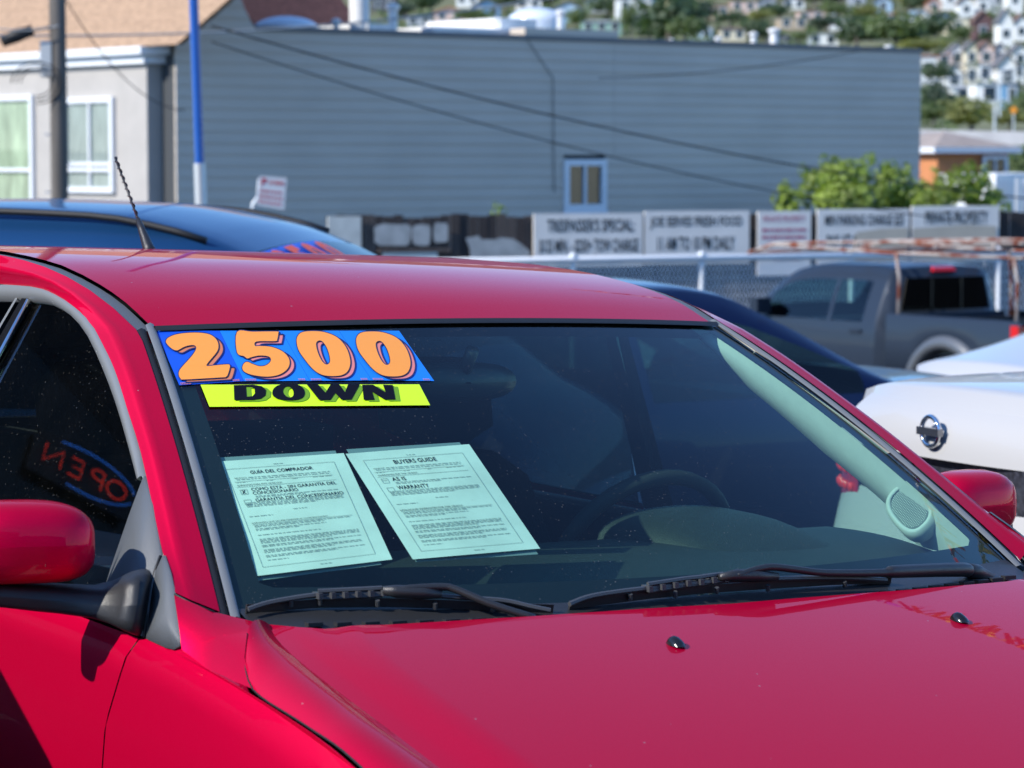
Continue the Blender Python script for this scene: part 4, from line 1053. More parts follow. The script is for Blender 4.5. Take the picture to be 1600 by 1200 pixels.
# ------------------------------------------------------------------ grey pickup with a rusty ladder rack
M_['rust_'] = pmat('rusty_white_pipe', (.5, .47, .44), .8)
nt = M_['rust_'].node_tree; N = nt.nodes; tc = N.new('ShaderNodeTexCoord'); no = N.new('ShaderNodeTexNoise'); no.inputs['Scale'].default_value = 4.5; no.inputs['Detail'].default_value = 4
rp = N.new('ShaderNodeValToRGB'); e = rp.color_ramp.elements; e[0].position = .42; e[0].color = (.20, .05, .02, 1); e[1].position = .56; e[1].color = (.36, .31, .28, 1)
nt.links.new(tc.outputs['Object'], no.inputs[0]); nt.links.new(no.outputs['Fac'], rp.inputs[0]); nt.links.new(rp.outputs[0], N['Principled BSDF'].inputs['Base Color'])
tk = thing('pickup_truck', 'charcoal grey pickup with a rusty pipe ladder rack', 'pickup truck')
CABP = [(-.95,1.05),(-.93,1.60),(-.86,1.67),(-.4,1.705),(.3,1.70),(.7,1.65),(1.45,1.16),(1.6,1.10),(2.3,1.04),(2.62,.92),(2.7,.7)]
shell_car(tk, CABP, 1.09, 1.70, .90, .66, -.95, 2.7, (.72, 1.42), (-5, -4.9), (-.62, 1.05), M_['truck'], M_['midglass'], wheel_y=(1.75,), pillars=(-.02,), nose=.05)
m = MB(); m.hexa([(-.66, -.962, 1.22), (.66, -.962, 1.22), (.66, -.945, 1.22), (-.66, -.945, 1.22)], [(-.57, -.955, 1.58), (.57, -.955, 1.58), (.57, -.93, 1.58), (-.57, -.93, 1.58)])
rw = m.build('rear_window', M_['darkglass'], tk)
m = MB()
for x in (-.22, .22): m.box((x-.012, -.972, 1.22), (x+.012, -.958, 1.57))
m.build('window_divider', M_['blkgloss'], rw)
m = MB(); m.hexa([(-.17, -.935, 1.645), (.17, -.935, 1.645), (.17, -.88, 1.645), (-.17, -.88, 1.645)], [(-.15, -.91, 1.69), (.15, -.91, 1.69), (.15, -.87, 1.70), (-.15, -.87, 1.70)]); m.build('brake_lamp', M_['redlens'], tk)
# bed: outer sides with wheel openings and flares
BEDL, RY_ = -3.05, -1.95
for s in (-1, 1):
    prof = []
    for i in range(33):
        y = lerp(-1.0, BEDL, i/32); d = abs(y-RY_); zlow = max(.42, (.52**2-d*d)**.5 + .36) if d < .52 else .42
        prof.append([Vector((s*x, y, z)) for x, z in ((.80, 1.20), (.90, 1.205), (.915, 1.17), (.92, lerp(1.17, zlow, .4)), (.915, zlow), (.75, zlow))])
    mesh_obj('bed_side', *rows_mesh(prof), M_['truck'], tk, True)
    rows_ = []
    for i in range(25):
        a = math.pi*i/24; rows_.append([Vector((s*x, RY_ + r*math.cos(a), .36 + r*math.sin(a)*1.0)) for x, r in ((.90, .66), (.965, .62), (.985, .54), (.94, .50), (.70, .50))])
    mesh_obj('wheel_flare', *rows_mesh(rows_), pmat('flare_grey', (.10, .11, .125), .4, .2, coat=.4) if s < 0 else bpy.data.materials['flare_grey'], tk, True)
    w = wheel(tk, (s*.80, RY_, .37), s, .37)
    m = MB(); m.hexa([(s*.78, BEDL-.02, .80), (s*.93, BEDL-.02, .80), (s*.93, BEDL+.10, .80), (s*.78, BEDL+.06, .80)], [(s*.78, BEDL-.015, 1.16), (s*.925, BEDL-.015, 1.16), (s*.925, BEDL+.10, 1.16), (s*.78, BEDL+.06, 1.16)])
    m.build('tail_lamp', M_['redlens'], tk, auto=30)
    m = MB(); m.box((s*.93-.012, -.6, .97), (s*.93+.02, -.42, 1.01)); m.build('door_handle', M_['truck'], tk)
    m = MB(); m.box((s*1.0-.10, 1.0, 1.12), (s*1.0+.10, 1.14, 1.30)); m.build('door_mirror', M_['truck'], tk)
m = MB(); m.box((-.80, BEDL+.02, .55), (.80, -1.0, .62)); m.box((-.80, BEDL, .45), (.80, BEDL+.06, 1.19)); m.box((-.80, -1.06, .55), (.80, -1.0, 1.19)); m.build('truck_bed', M_['truck'], tk)
m = MB(); m.box((-.85, BEDL-.14, .42), (.85, BEDL-.02, .60)); m.build('rear_bumper', M_['chrome'], tk)
def pipe(pts, r=.019, nm='rack_pipe'): m = MB(); m.tube(pts, r, 8); return m.build(nm, M_['rust_'], tk, smooth=True)
for s in (-1, 1):
    x = s*.84
    pipe([(x*.95, 1.55, 1.80), (x, 1.0, 1.90), (x, -.9, 1.86), (x, -3.05, 1.86)])
    pipe([(x*.95, 1.55, 1.80), (x, 1.0, 1.92), (x, -.9, 1.98), (x, -3.05, 2.01)], .018)
    for y in (-1.12, -2.95): pipe([(x*1.0, y, 1.12), (x*.99, y, 1.6), (x, y+.05, 1.86)])
    for y in (.6, -.4, -1.7, -2.6): pipe([(x, y, 1.91), (x, y, interp(y, [-2.6, -.9, 1.0], [2.01, 1.98, 1.92]))], .018)
for y in (1.5, -.2, -1.1, -2.95): pipe([(-.84, y, 1.86 if y < 1 else 1.80), (.84, y, 1.86 if y < 1 else 1.80)])
ph = R(56); tail = at(1592, 525, 30.0); tfw = Vector((-math.cos(ph), math.sin(ph), 0)); trt = Vector((tfw.y, -tfw.x, 0))
tpos = Vector((tail.x, tail.y, 0)) - tfw*BEDL + trt*.90
heading(tk, (tfw.x, tfw.y), Vector((tpos.x, tpos.y, tail.z - 1.06)))
TKZ = tail.z - .98

# ------------------------------------------------------------------ ground
GZ0 = gz(32)
vs = []; ys = [-30, -10, 0, 5, 15, 25, 32, 60, 110, 150]; 
gh = [gz(-30), gz(-10), gz(0), gz(5), gz(15), gz(25), GZ0, GZ0, GZ0+.3, GZ0+1.5]
vs = [(x, y, h) for y, h in zip(ys, gh) for x in (-90, -30, 0, 30, 90)]
fs = [(j*5+i, j*5+i+1, (j+1)*5+i+1, (j+1)*5+i) for j in range(len(ys)-1) for i in range(4)]
g = mesh_obj('car_lot_ground', vs, fs, M_['asphalt'], None, False); g['kind'] = 'structure'
for i in range(7):                                  # painted bay lines, parallel to the red car
    m = MB(); lat = -6.6 + i*2.75 + .2
    q = [carpos(lat, -3.2), carpos(lat+.1, -3.2), carpos(lat+.1, 1.9), carpos(lat, 1.9)]
    m.add([p + Vector((0, 0, .005)) for p in q], [(0,1,2,3)])
    l = m.build('bay_line', pmat('road_paint', (.62, .62, .6), .8, var=.25, vscale=9) if i == 0 else bpy.data.materials['road_paint'], None, recalc=False); l['kind'] = 'structure'

# ------------------------------------------------------------------ long grey building and the beige house joined to it
WD = Vector((math.cos(R(39)), math.sin(R(39)), 0)); WNm = Vector((WD.y, -WD.x, 0))       # wall direction and outward normal
W0 = at(400, 45, 46.0); W0z = W0.z
def wall_s(px):                                     # distance along the wall where a column of the picture meets it
    k = (px-800)/FPX; d = W0.x - k*W0.y; return -d/(WD.x - k*WD.y)
def woff(px, off): b = W0 + WNm*off; k = (px-800)/FPX; return -(b.x - k*b.y)/(WD.x - k*WD.y)
def wzo(px, py, off): return at(px, py, (W0 + WNm*off + WD*woff(px, off)).y).z
def wpt(s, z, off=0.0): p = W0 + WD*s + WNm*off; return Vector((p.x, p.y, z))
def wz(px, py): s = wall_s(px); Y = W0.y + WD.y*s; return at(px, py, Y).z
S_L, S_R = wall_s(277), wall_s(1435)
ZB = GZ0 - .1; ZTOP = W0z
M_['siding'] = pmat('grey_painted_siding', (.58, .505, .42), .65, var=.05, vscale=.8, bump=.03, bscale=60, stretch=(1, 1, 2))
M_['siding2'] = pmat('grey_siding_backing', (.05, .055, .06), .8)
M_['whitepaint'] = pmat('white_trim_paint', (.72, .73, .74), .5); M_['whiteroof'] = pmat('white_roof_coating', (.78, .78, .76), .6, var=.08)
gb = thing('grey_building', 'long grey building with horizontal board siding across the middle', 'building', wpt(0, ZB))
gx = lambda v: Vector(v) - gb.location
DEEP = -9.0
m = MB(); m.hexa([wpt(S_L, ZB, -.05), wpt(S_R-.01, ZB, -.05), wpt(S_R-.01, ZB, DEEP), wpt(S_L, ZB, DEEP)], [wpt(S_L, ZTOP-.03, -.05), wpt(S_R-.01, ZTOP-.03, -.05), wpt(S_R-.01, ZTOP-.03, DEEP), wpt(S_L, ZTOP-.03, DEEP)])
m.build('wall_core', M_['siding2'], gb, xf=gx)
wx0, wx1 = wall_s(880), wall_s(946); wz0, wz1 = wz(912, 329), wz(912, 249)
seam_s = wall_s(958); EXPO = .178
nb_ = int((ZTOP-ZB)/EXPO)+1
def board(s0, s1, z0, z1, rnd):
    m = MB(); j = rnd.uniform(-.002, .002)
    m.hexa([wpt(s0, z0, -.04), wpt(s1, z0, -.04), wpt(s1, z0, .016+j), wpt(s0, z0, .016+j)], [wpt(s0, z1, -.04), wpt(s1, z1, -.04), wpt(s1, z1, -.002), wpt(s0, z1, -.002)])
    m.build('siding_board', M_['siding'], gb, xf=gx)
rb = random.Random(3)
for i in range(nb_):
    z0 = ZB + i*EXPO; z1 = min(ZTOP, z0 + EXPO + .012)
    cuts = [(S_L, seam_s-.004), (seam_s+.004, S_R)]
    if z1 > wz0-.02 and z0 < wz1+.02: cuts = [(S_L, wx0-.0), (wx1+.0, S_R)] if wx1 > seam_s-.3 else [(S_L, wx0), (wx1, seam_s-.004), (seam_s+.004, S_R)]
    for a, b in cuts: board(a, b, z0, z1, rb)
# raised end of the front roof (left), in the same siding
poly = [(277,88),(312,45),(349,0),(362,-16),(378,-8),(386,18),(402,46)]
pw = [(wall_s(x), wz(x, y)) for x, y in poly]
for i in range(9):
    z0 = ZTOP - .02 + i*EXPO; z1 = z0 + EXPO + .01
    def xl(z): return interp(z, [p[1] for p in pw[:4]], [p[0] for p in pw[:4]])
    def xr(z): rr = pw[3:][::-1]; return interp(z, [p[1] for p in rr], [p[0] for p in rr])
    if z0 > pw[3][1]: break
    z1 = min(z1, pw[3][1])
    m = MB(); m.hexa([wpt(xl(z0), z0, -.3), wpt(xr(z0), z0, -.3), wpt(xr(z0), z0, .016), wpt(xl(z0), z0, .016)], [wpt(xl(z1), z1, -.3), wpt(xr(z1), z1, -.3), wpt(xr(z1), z1, -.012), wpt(xl(z1), z1, -.012)])
    m.build('siding_board', M_['siding'], gb, xf=gx)
m = MB(); z0 = wz(277, 88)                           # low left piece below the raised end
# roof edge: flashing, raised piece, pipes, domes
m = MB(); m.hexa([wpt(wall_s(402), ZTOP-.03, .03), wpt(S_R+.02, ZTOP-.03, .03), wpt(S_R+.02, ZTOP-.03, -.25), wpt(wall_s(402), ZTOP-.03, -.25)], [wpt(wall_s(402), ZTOP+.05, .03), wpt(S_R+.02, ZTOP+.05, .03), wpt(S_R+.02, ZTOP+.05, -.25), wpt(wall_s(402), ZTOP+.05, -.25)])
m.build('roof_edge', pmat('grey_flashing', (.12, .128, .14), .5), gb, xf=gx)
def rbox(nm, x0, y0, x1, y1, dep0, dep1, mat, up=0):
    s0, s1 = woff(x0, dep0), woff(x1, dep0); zt = wzo((x0+x1)/2, y0, dep0); zb_ = wzo((x0+x1)/2, y1, dep0) - .15
    m = MB(); m.hexa([wpt(s0, zb_, dep0), wpt(s1, zb_, dep0), wpt(s1, zb_, dep1), wpt(s0, zb_, dep1)], [wpt(s0, zt, dep0), wpt(s1, zt, dep0), wpt(s1, zt, dep1), wpt(s0, zt, dep1)])
    return m.build(nm, mat, gb, xf=gx)
rbox('roof_parapet', 820, 46, 965, 66, .0, -.4, M_['siding'])
rbox('white_parapet', 676, 44, 822, 60, -.5, -3.5, M_['whiteroof']); rbox('white_parapet', 782, 29, 838, 46, -.9, -3.0, M_['whiteroof']); rbox('white_parapet', 576, 37, 612, 52, -.6, -2.0, M_['whiteroof'])
def dome(px, py, w, h, off, nm='skylight_dome', mat=None):
    s = woff(px, off); z = wzo(px, py, off); r = abs(wall_s(px+w/2)-wall_s(px-w/2))/2*.95; hh = wzo(px, py-h, off) - z
    m = MB(); c = wpt(s, z, off); m.lathe([(r, -.2), (r, 0)] + [(r*math.cos(a), hh*math.sin(a)) for a in [math.pi/2*k/7 for k in range(1, 7)]] + [(.01, hh)], c, 24)
    return m.build(nm, mat or M_['skyl'], gb, smooth=True, xf=gx, auto=50)
M_['skyl'] = pmat('milky_acrylic', (.68, .74, .80), .15, coat=.5)
dome(449, 46, 92, 21, -1.0); dome(838, 33, 76, 21, -1.5)
def vpipe(px, top, bot, w, off=-.8, cap=0):
    s = woff(px, off); r = abs(wall_s(px+w/2)-wall_s(px-w/2))/2*.8; z1 = wzo(px, top, off); z0 = wzo(px, bot, off) - .2
    m = MB(); m.lathe([(r, z0), (r, z1)] + ([(r*1.5, z1), (r*1.5, z1+cap), (.01, z1+cap*1.6)] if cap else []), Vector((wpt(s, 0, off).x, wpt(s, 0, off).y, 0)), 14)
    m.build('vent_pipe', M_['whiteroof'], gb, smooth=True, xf=gx, auto=40)
vpipe(563, -40, 50, 32); vpipe(615, 14, 46, 15, cap=.06); vpipe(776, 33, 48, 6, cap=.04); vpipe(875, 22, 44, 10, cap=.05); vpipe(1120, 62, 75, 7, cap=.04); vpipe(1175, 55, 76, 9, cap=.04); vpipe(1207, 50, 77, 12, cap=.05); vpipe(1385, 74, 84, 8, cap=.03); vpipe(1048, 60, 72, 6)
vpipe(527, 36, 46, 10, -.5, cap=.05)
# conduit marks on the wall
m = MB(); m.tube([wpt(wall_s(822), wz(822, 62), .03), wpt(wall_s(862), wz(862, 122), .03), wpt(wall_s(864), wz(864, 300), .03)], .007, 5); m.build('wall_cable', M_['rubber'], gb, xf=gx)
# window in the grey wall
def window(root, xf, pts, frame, mats, mull=(), nm='window', depth=.06, curtain=None, fw=.09):
    """pts: function (a,b,off) on the wall, a 0..1 across, b 0..1 up; sizes in metres w,h"""
    P, w, h = pts
    m = MB()
    def bar(a0, b0, a1, b1, o0, o1): m.hexa([P(a0, b0, o0), P(a1, b0, o0), P(a1, b0, o1), P(a0, b0, o1)], [P(a0, b1, o0), P(a1, b1, o0), P(a1, b1, o1), P(a0, b1, o1)])
    ax, ay = fw/w, fw/h
    bar(0, 0, 1, ay, -.03, depth); bar(0, 1-ay, 1, 1, -.03, depth); bar(0, ay, ax, 1-ay, -.03, depth); bar(1-ax, ay, 1, 1-ay, -.03, depth)
    for k in mull:
        if k[0] == 'v': bar(k[1]-.025/w, ay, k[1]+.025/w, 1-ay, -.02, depth-.012)
        else: bar(ax, k[1]-.03/h, 1-ax, k[1]+.03/h, -.02, depth-.008)
    f = m.build(nm, frame, root, xf=xf)
    m = MB(); m.add([P(ax, ay, .006), P(1-ax, ay, .006), P(1-ax, 1-ay, .006), P(ax, 1-ay, .006)], [(0,1,2,3)]); m.build('pane', mats[0], f, xf=xf, recalc=False)
    if curtain:
        n = 28; rows_ = []
        for i in range(n+1):
            a = lerp(ax, 1-ax, i/n); o = -.006 + .007*math.sin(i*1.9)
            rows_.append([P(a, ay, o), P(a, 1-ay, o)])
        mesh_obj('curtain', *rows_mesh(rows_), curtain, f, True, xf)
    m = MB(); m.add([P(0, 0, -.014), P(1, 0, -.014), P(1, 1, -.014), P(0, 1, -.014)], [(0,1,2,3)]); m.build('window_back', M_['dark'], f, xf=xf, recalc=False)
    return f
M_['blueframe'] = pmat('white_vinyl_frame', (.74, .77, .80), .4); M_['pane'] = glass_mat('window_glass', (.80, .85, .83), 1.6)
M_['curt'] = pmat('pale_green_curtain', (.46, .52, .36), .9, var=.45, vscale=1.6, stretch=(3, 3, .8)); M_['lace'] = pmat('grey_lace_curtain', (.40, .42, .40), .9, var=.3, vscale=10, stretch=(3, 3, .3))  # green curtain's broad tone variation stands in for dark tree reflections on the glass
m_ = MB(); m_.hexa([wpt(wx0-.02, wz0-.05, -.04), wpt(wx1+.02, wz0-.05, -.04), wpt(wx1+.02, wz0-.05, .05), wpt(wx0-.02, wz0-.05, .05)], [wpt(wx0-.02, wz0, -.04), wpt(wx1+.02, wz0, -.04), wpt(wx1+.02, wz0, .05), wpt(wx0-.02, wz0, .05)])
gw_ = window(gb, gx, (lambda a, b, o: wpt(lerp(wx0, wx1, a), lerp(wz0, wz1, b), o - .018), wx1-wx0, wz1-wz0), M_['blueframe'], (M_['pane'],), [('v', .5)], fw=.11)
m_.build('sill', M_['blueframe'], gw_, xf=gx)

# beige house: bay front turned to the left, cornice, tan shingles
bh = thing('beige_house', 'beige stucco house with white cornice and tan shingle roof at left', 'house')
CB = at(230, 200, 45.2); CBv = Vector((CB.x, CB.y, 0)); FD = -WNm*1.0; FDv = Vector((-math.sin(R(39)), math.cos(R(39)), 0)); FN = Vector((-FDv.y, FDv.x, 0))   # facade runs to the left and away
def hpt(s, z, off=0.0): p = CBv + FDv*s + FN*off; return Vector((p.x, p.y, z))
if FN.y > 0: FN = -FN
def fs_(px): k = (px-800)/FPX; d = CBv.x - k*CBv.y; return -d/(FDv.x - k*FDv.y)
def fz(px, py): return at(px, py, (CBv + FDv*fs_(px)).y).z
M_['beige'] = pmat('beige_stucco', (.42, .39, .355), .85, var=.05, vscale=3, bump=.2, bscale=50); M_['tan'] = pmat('tan_shingle', (.36, .235, .15), .9, var=.25, vscale=9, stretch=(1, 1, 3)); M_['brownsh'] = pmat('red_brown_shingle', (.17, .07, .055), .9, var=.3, vscale=9, stretch=(1, 1, 3))
ztopF = fz(115, 95)
m = MB(); SL = 14.0
m.hexa([hpt(0, ZB, 0), hpt(SL, ZB, 0), hpt(SL, ZB, -6), hpt(0, ZB, -1.2)], [hpt(0, ztopF, 0), hpt(SL, ztopF, 0), hpt(SL, ztopF, -6), hpt(0, ztopF, -1.2)])
# front wall with two openings is simplified: windows stand proud with their own backs
m.build('wall', M_['beige'], bh)
cz = ztopF
for nm, z0, z1, o in (('cornice', cz-.10, cz+.04, .10), ('cornice', cz+.04, cz+.16, .20)):
    m = MB(); m.hexa([hpt(-.15*o/.2-.0, z0, o), hpt(SL, z0, o), hpt(SL, z0, -.3), hpt(-o*2.0, z0, -.9)], [hpt(-.15*o/.2-.0, z1, o), hpt(SL, z1, o), hpt(SL, z1, -.3), hpt(-o*2.0, z1, -.9)])
    m.build(nm, M_['whitepaint'], bh)
ncs = 14; RH = 2.6; slope = 1.0
for i in range(ncs):                                # courses of shingles, each a board leaning back
    z0 = cz + .16 + i*RH/ncs; z1 = z0 + RH/ncs + .03; o0 = .12 - i*slope/ncs*1.3; o1 = o0 - slope/ncs*1.3
    sa = (z0-cz)*.62 - .05; sb_ = (z1-cz)*.62 - .05
    m = MB(); rx = lambda z: fs_(282 + (86 - (249 - (z-HC)*FPX/45.0))*.80)
    m.hexa([hpt(rx(z0), z0, o0+.02), hpt(SL, z0, o0+.02), hpt(SL, z0, o0-.1), hpt(rx(z0), z0, o0-.1)], [hpt(rx(z1), z1, o1), hpt(SL, z1, o1), hpt(SL, z1, o1-.1), hpt(rx(z1), z1, o1-.1)])
    m.build('shingle_course', M_['tan'], bh)
def hwin(x0, y0, x1, y1, mull, curt):
    s0, s1 = fs_(x0), fs_(x1); z1 = fz((x0+x1)/2, y0); z0 = fz((x0+x1)/2, y1)
    window(bh, None, (lambda a, b, o: hpt(lerp(s0, s1, a), lerp(z0, z1, b), o+.02), abs(s1-s0), z1-z0), M_['whitepaint'], (M_['pane'],), mull, curtain=curt, depth=.05)
hwin(106, 152, 183, 301, [('v', .52), ('h', .30), ('h', .24)], M_['lace']); hwin(-70, 150, 58, 330, [('v', .22), ('h', .36)], M_['curt']); hwin(-330, 150, -190, 330, [('v', .5), ('h', .36)], M_['lace'])
# red-brown shingled roof behind
rh = thing('brown_roof_house', 'house with a red brown shingle roof showing above the grey wall at left', 'house')
for i in range(8):
    z0 = wzo(470, 52, -3.2) - .3 + i*.2; s0, s1 = woff(340, -3.2), woff(600, -3.2)
    m = MB(); m.hexa([wpt(s0, z0, -3.2-i*.1), wpt(s1 - i*.12, z0, -3.2-i*.1), wpt(s1 - i*.12, z0, -3.5-i*.1), wpt(s0, z0, -3.5-i*.1)], [wpt(s0, z0+.22, -3.3-i*.1), wpt(s1-.12-i*.12, z0+.22, -3.3-i*.1), wpt(s1-.12-i*.12, z0+.22, -3.6-i*.1), wpt(s0, z0+.22, -3.6-i*.1)])
    m.build('shingle_course', M_['brownsh'], rh)

# ------------------------------------------------------------------ poles, no-parking sign, wires
def pole(nm, label, cat, px, Y, r0, r1, ztop, mats, zsplit=None, lean=0.0):
    b = at(px, 300, Y); base = Vector((b.x, b.y, gz(Y) - .02)); e = thing(nm, label, cat, base)
    z0 = 0; H = ztop - base.z
    if zsplit is None:
        m = MB(); m.lathe([(r0, 0), (r1, H)], (0, 0, 0), 16); m.build('shaft', mats[0], e, smooth=True, auto=50)
    else:
        h1 = zsplit - base.z
        m = MB(); m.lathe([(r0, 0), (r0, h1)], (0, 0, 0), 16); m.build('lower_shaft', mats[1], e, smooth=True, auto=50)
        m = MB(); m.lathe([(r1, h1), (r1, H)], (0, 0, 0), 16); m.build('upper_shaft', mats[0], e, smooth=True, auto=50)
    e.rotation_euler = (0, lean, 0)
    return e
M_['bluep'] = pmat('blue_pole_paint', (.012, .10, .42), .35, coat=.4); M_['wood'] = pmat('weathered_pole_wood', (.13, .115, .10), .9, var=.35, vscale=5, bump=.5, bscale=25, stretch=(3, 3, .2))
pole('flag_pole', 'slim blue steel pole with a white lower section', 'pole', 325, 25, .050, .040, 8.5, (M_['bluep'], M_['steel']), at(325, 255, 25).z, R(-1.6))
up = pole('utility_pole', 'grey wooden utility pole at the far left before the beige house', 'utility pole', 93, 40, .125, .105, 9.0, (M_['wood'],))
def loc_on(e, px, py, Y, dx=0, dy=0): p = at(px, py, Y); return p - e.location + Vector((dx, dy, 0))
p = loc_on(up, 74, 92, 40); m = MB(); m.box((p.x-.08, -.12, p.z-.24), (p.x+.07, .10, p.z+.24)); m.build('meter_box', pmat('pale_grey_box', (.42, .44, .45), .5), up)
p = loc_on(up, 28, 56, 40); m = MB(); m.tube([(p.x-.20, -.1, p.z-.09), (p.x+.0, -.1, p.z), (p.x+.22, -.1, p.z+.07)], [.075, .095, .075], 12); m.tube([(p.x+.22, -.1, p.z+.07), (p.x+.4, -.08, p.z+.10), (0, 0, p.z+.16)], .02, 6); m.build('splice_case', M_['rubber'], up, smooth=True)
for i in range(5):
    z = loc_on(up, 93, 120 + i*45, 40).z; m = MB(); m.tube([(.10 if i % 2 else -.10, -.02, z), (.19 if i % 2 else -.19, -.05, z)], .012, 5); m.build('step_bolt', M_['steel'], up)
for i in range(3):
    c = loc_on(up, 60, 130, 40); m = MB(); m.tube([Vector((c.x + (.35-.07*i)*math.cos(t), -.12-.03*i, c.z + (.28-.05*i)*math.sin(t))) for t in [math.pi*(-.5+1.5*k/20) for k in range(21)]], .010, 5); m.build('cable_loop', M_['rubber'], up, smooth=True)
ns = thing('no_parking_sign', 'small white parking sign with red lettering on a thin bent post', 'sign', Vector((at(395, 330, 38).x, 38, GZ0)))
def nsx(v): return Vector(v) - ns.location
m = MB(); m.tube([Vector((at(393, 300, 38).x, 38.03, GZ0)), at(394, 335, 38), at(396, 318, 38), at(404, 308, 38), at(406, 280, 38)], .028, 8); m.build('post', M_['steel'], ns, smooth=True, xf=nsx)
sq = [at(405, 275, 37.95), at(448, 278, 38.05), at(444, 328, 38.05), at(400, 320, 37.95)]
m = MB(); bk = [p + Vector((0, .02, 0)) for p in sq]; m.hexa(sq, bk); m.build('plate', pmat('sign_white', (.70, .69, .69), .5), ns, xf=nsx)
M_['signred'] = pmat('sign_red', (.55, .03, .05), .6); M_['signred2'] = pmat('faded_sign_red', (.50, .13, .20), .7)
def quadtext(mb, q, s, a, b, w, h, off, bold=.03):
    v2, f2, tw, th_ = text2d(s, bold, 2); n = (q[1]-q[0]).cross(q[3]-q[0]).normalized()
    if n.y > 0: n = -n
    def P(x, y): return q[0].lerp(q[1], x).lerp(q[3].lerp(q[2], x), y) + n*off
    mb.add([P(a + p[0]*w, b + (1-p[1])*h) for p in v2], f2)
def quadbar(mb, q, a, b, w, h, off):
    n = (q[1]-q[0]).cross(q[3]-q[0]).normalized(); n = -n if n.y > 0 else n
    def P(x, y): return q[0].lerp(q[1], x).lerp(q[3].lerp(q[2], x), y) + n*off
    mb.add([P(a, b), P(a+w, b), P(a+w, b+h), P(a, b+h)], [(0,1,2,3)])
m = MB(); quadtext(m, sq, 'P', .10, .06, .2, .26, .004); quadtext(m, sq, 'NO PARKING', .38, .12, .54, .13, .004)
for r_, y in enumerate((.46, .64, .82)):
    x = .08
    while x < .88:
        l = .08 + .07*((r_*7+int(x*50)) % 3)/2; quadbar(m, sq, x, y, min(l, .92-x), .07, .004); x += l + .04
m.build('sign_lettering', M_['signred'], ns, xf=nsx, recalc=False)['kind'] = 'stuff'
def wire(label, a, b, sag, r=.012, mat=None, n=26):
    e = MB(); pts = [a.lerp(b, i/n) + Vector((0, 0, -sag*4*(i/n)*(1-i/n))) for i in range(n+1)]
    e.tube(pts, r, 5); o = e.build('overhead_wire', mat or M_['rubber'], None, smooth=True); tag(o, label, 'wire', 'overhead wires'); return o
M_['palewire'] = pmat('pale_wire', (.35, .37, .38), .6)
wire('dark wire sagging across the grey wall, upper of the two long ones', at(330, 40, 30), at(1700, 320, 37), .25, .010)
wire('dark wire sagging across the grey wall, lower of the two long ones', at(330, 65, 30), at(1500, 345, 37), .22, .008)
wire('thin dark wire rising to the right along the top of the grey wall', at(935, 122, 44), at(1380, 72, 44), .10, .008)
wire('pale wire crossing above the beige house and pole', at(-120, 52, 39.8), at(900, -10, 47), .25, .016, M_['palewire'])
wire('thin wire from the utility pole down to the beige house corner', at(103, 0, 40), at(288, 172, 45.0), .35, .009)
wire('thin pale wire in front of the hill houses at right', at(1435, 128, 60), at(1700, 80, 70), .1, .012, M_['palewire'])
wire('pale wire beside the utility pole at upper left', at(-60, 30, 39.7), at(93, 40, 39.8), .1, .01, M_['palewire'])

# ------------------------------------------------------------------ plank fence with its signs
FA = at(510, 341, 39.0); FB = at(1555, 325, 42.5); fd = Vector((FB.x-FA.x, FB.y-FA.y, 0)); FLn = fd.length; fd.normalize(); fn_ = Vector((fd.y, -fd.x, 0))
def fpt(s, z, off=0.0): p = Vector((FA.x, FA.y, 0)) + fd*s + fn_*off; return Vector((p.x, p.y, z))
def f_s(px): k = (px-800)/FPX; return -(FA.x - k*FA.y)/(fd.x - k*fd.y)
def f_z(px, py): return at(px, py, (Vector((FA.x, FA.y, 0)) + fd*f_s(px)).y).z
FZ = f_z(832, 336)
wfn = thing('plank_fence', 'dark weathered plank fence below the grey building, carrying the notices', 'fence', fpt(0, GZ0))
M_['plank'] = [pmat('weathered_plank_%d' % i, c, .9, var=.35, vscale=6, bump=.3, bscale=30, stretch=(4, 4, .4)) for i, c in enumerate([(.050, .038, .034), (.065, .050, .043), (.040, .032, .030), (.10, .078, .066)])]
M_['patchw'] = pmat('grey_blue_cover_paint', (.40, .40, .38), .8, var=.2, vscale=5); M_['cream'] = pmat('cream_board', (.62, .62, .56), .8, var=.15, vscale=4)
rp_ = random.Random(5); s = 0.0; pk = 0
base_me = None
while s < FLn + 6:
    w = .135; jz = rp_.uniform(-.03, .03) ; 
    if base_me is None:
        m = MB(); m.box((.004, 0, 0), (w-.004, .02, FZ-GZ0)); o = m.build('plank', M_['plank'][0], wfn); base_me = [o.data]
        for k in range(1, 4): d = o.data.copy(); d.materials[0] = M_['plank'][k]; base_me.append(d)
        bpy.data.objects.remove(o)
    o = bpy.data.objects.new('plank', rp_.choice(base_me)); C.objects.link(o); o.parent = wfn
    o.location = fpt(s, GZ0 + jz, rp_.uniform(-.008, .008)) - wfn.location; o.rotation_euler = (0, 0, math.atan2(fd.y, fd.x)); s += w
for zz in (.3, 1.5):
    m = MB(); m.hexa([fpt(-.2, GZ0+zz, -.03), fpt(FLn+6, GZ0+zz, -.03), fpt(FLn+6, GZ0+zz, -.10), fpt(-.2, GZ0+zz, -.10)], [fpt(-.2, GZ0+zz+.09, -.03), fpt(FLn+6, GZ0+zz+.09, -.03), fpt(FLn+6, GZ0+zz+.09, -.10), fpt(-.2, GZ0+zz+.09, -.10)]); m.build('fence_rail', M_['plank'][1], wfn, xf=lambda v: Vector(v)-wfn.location)
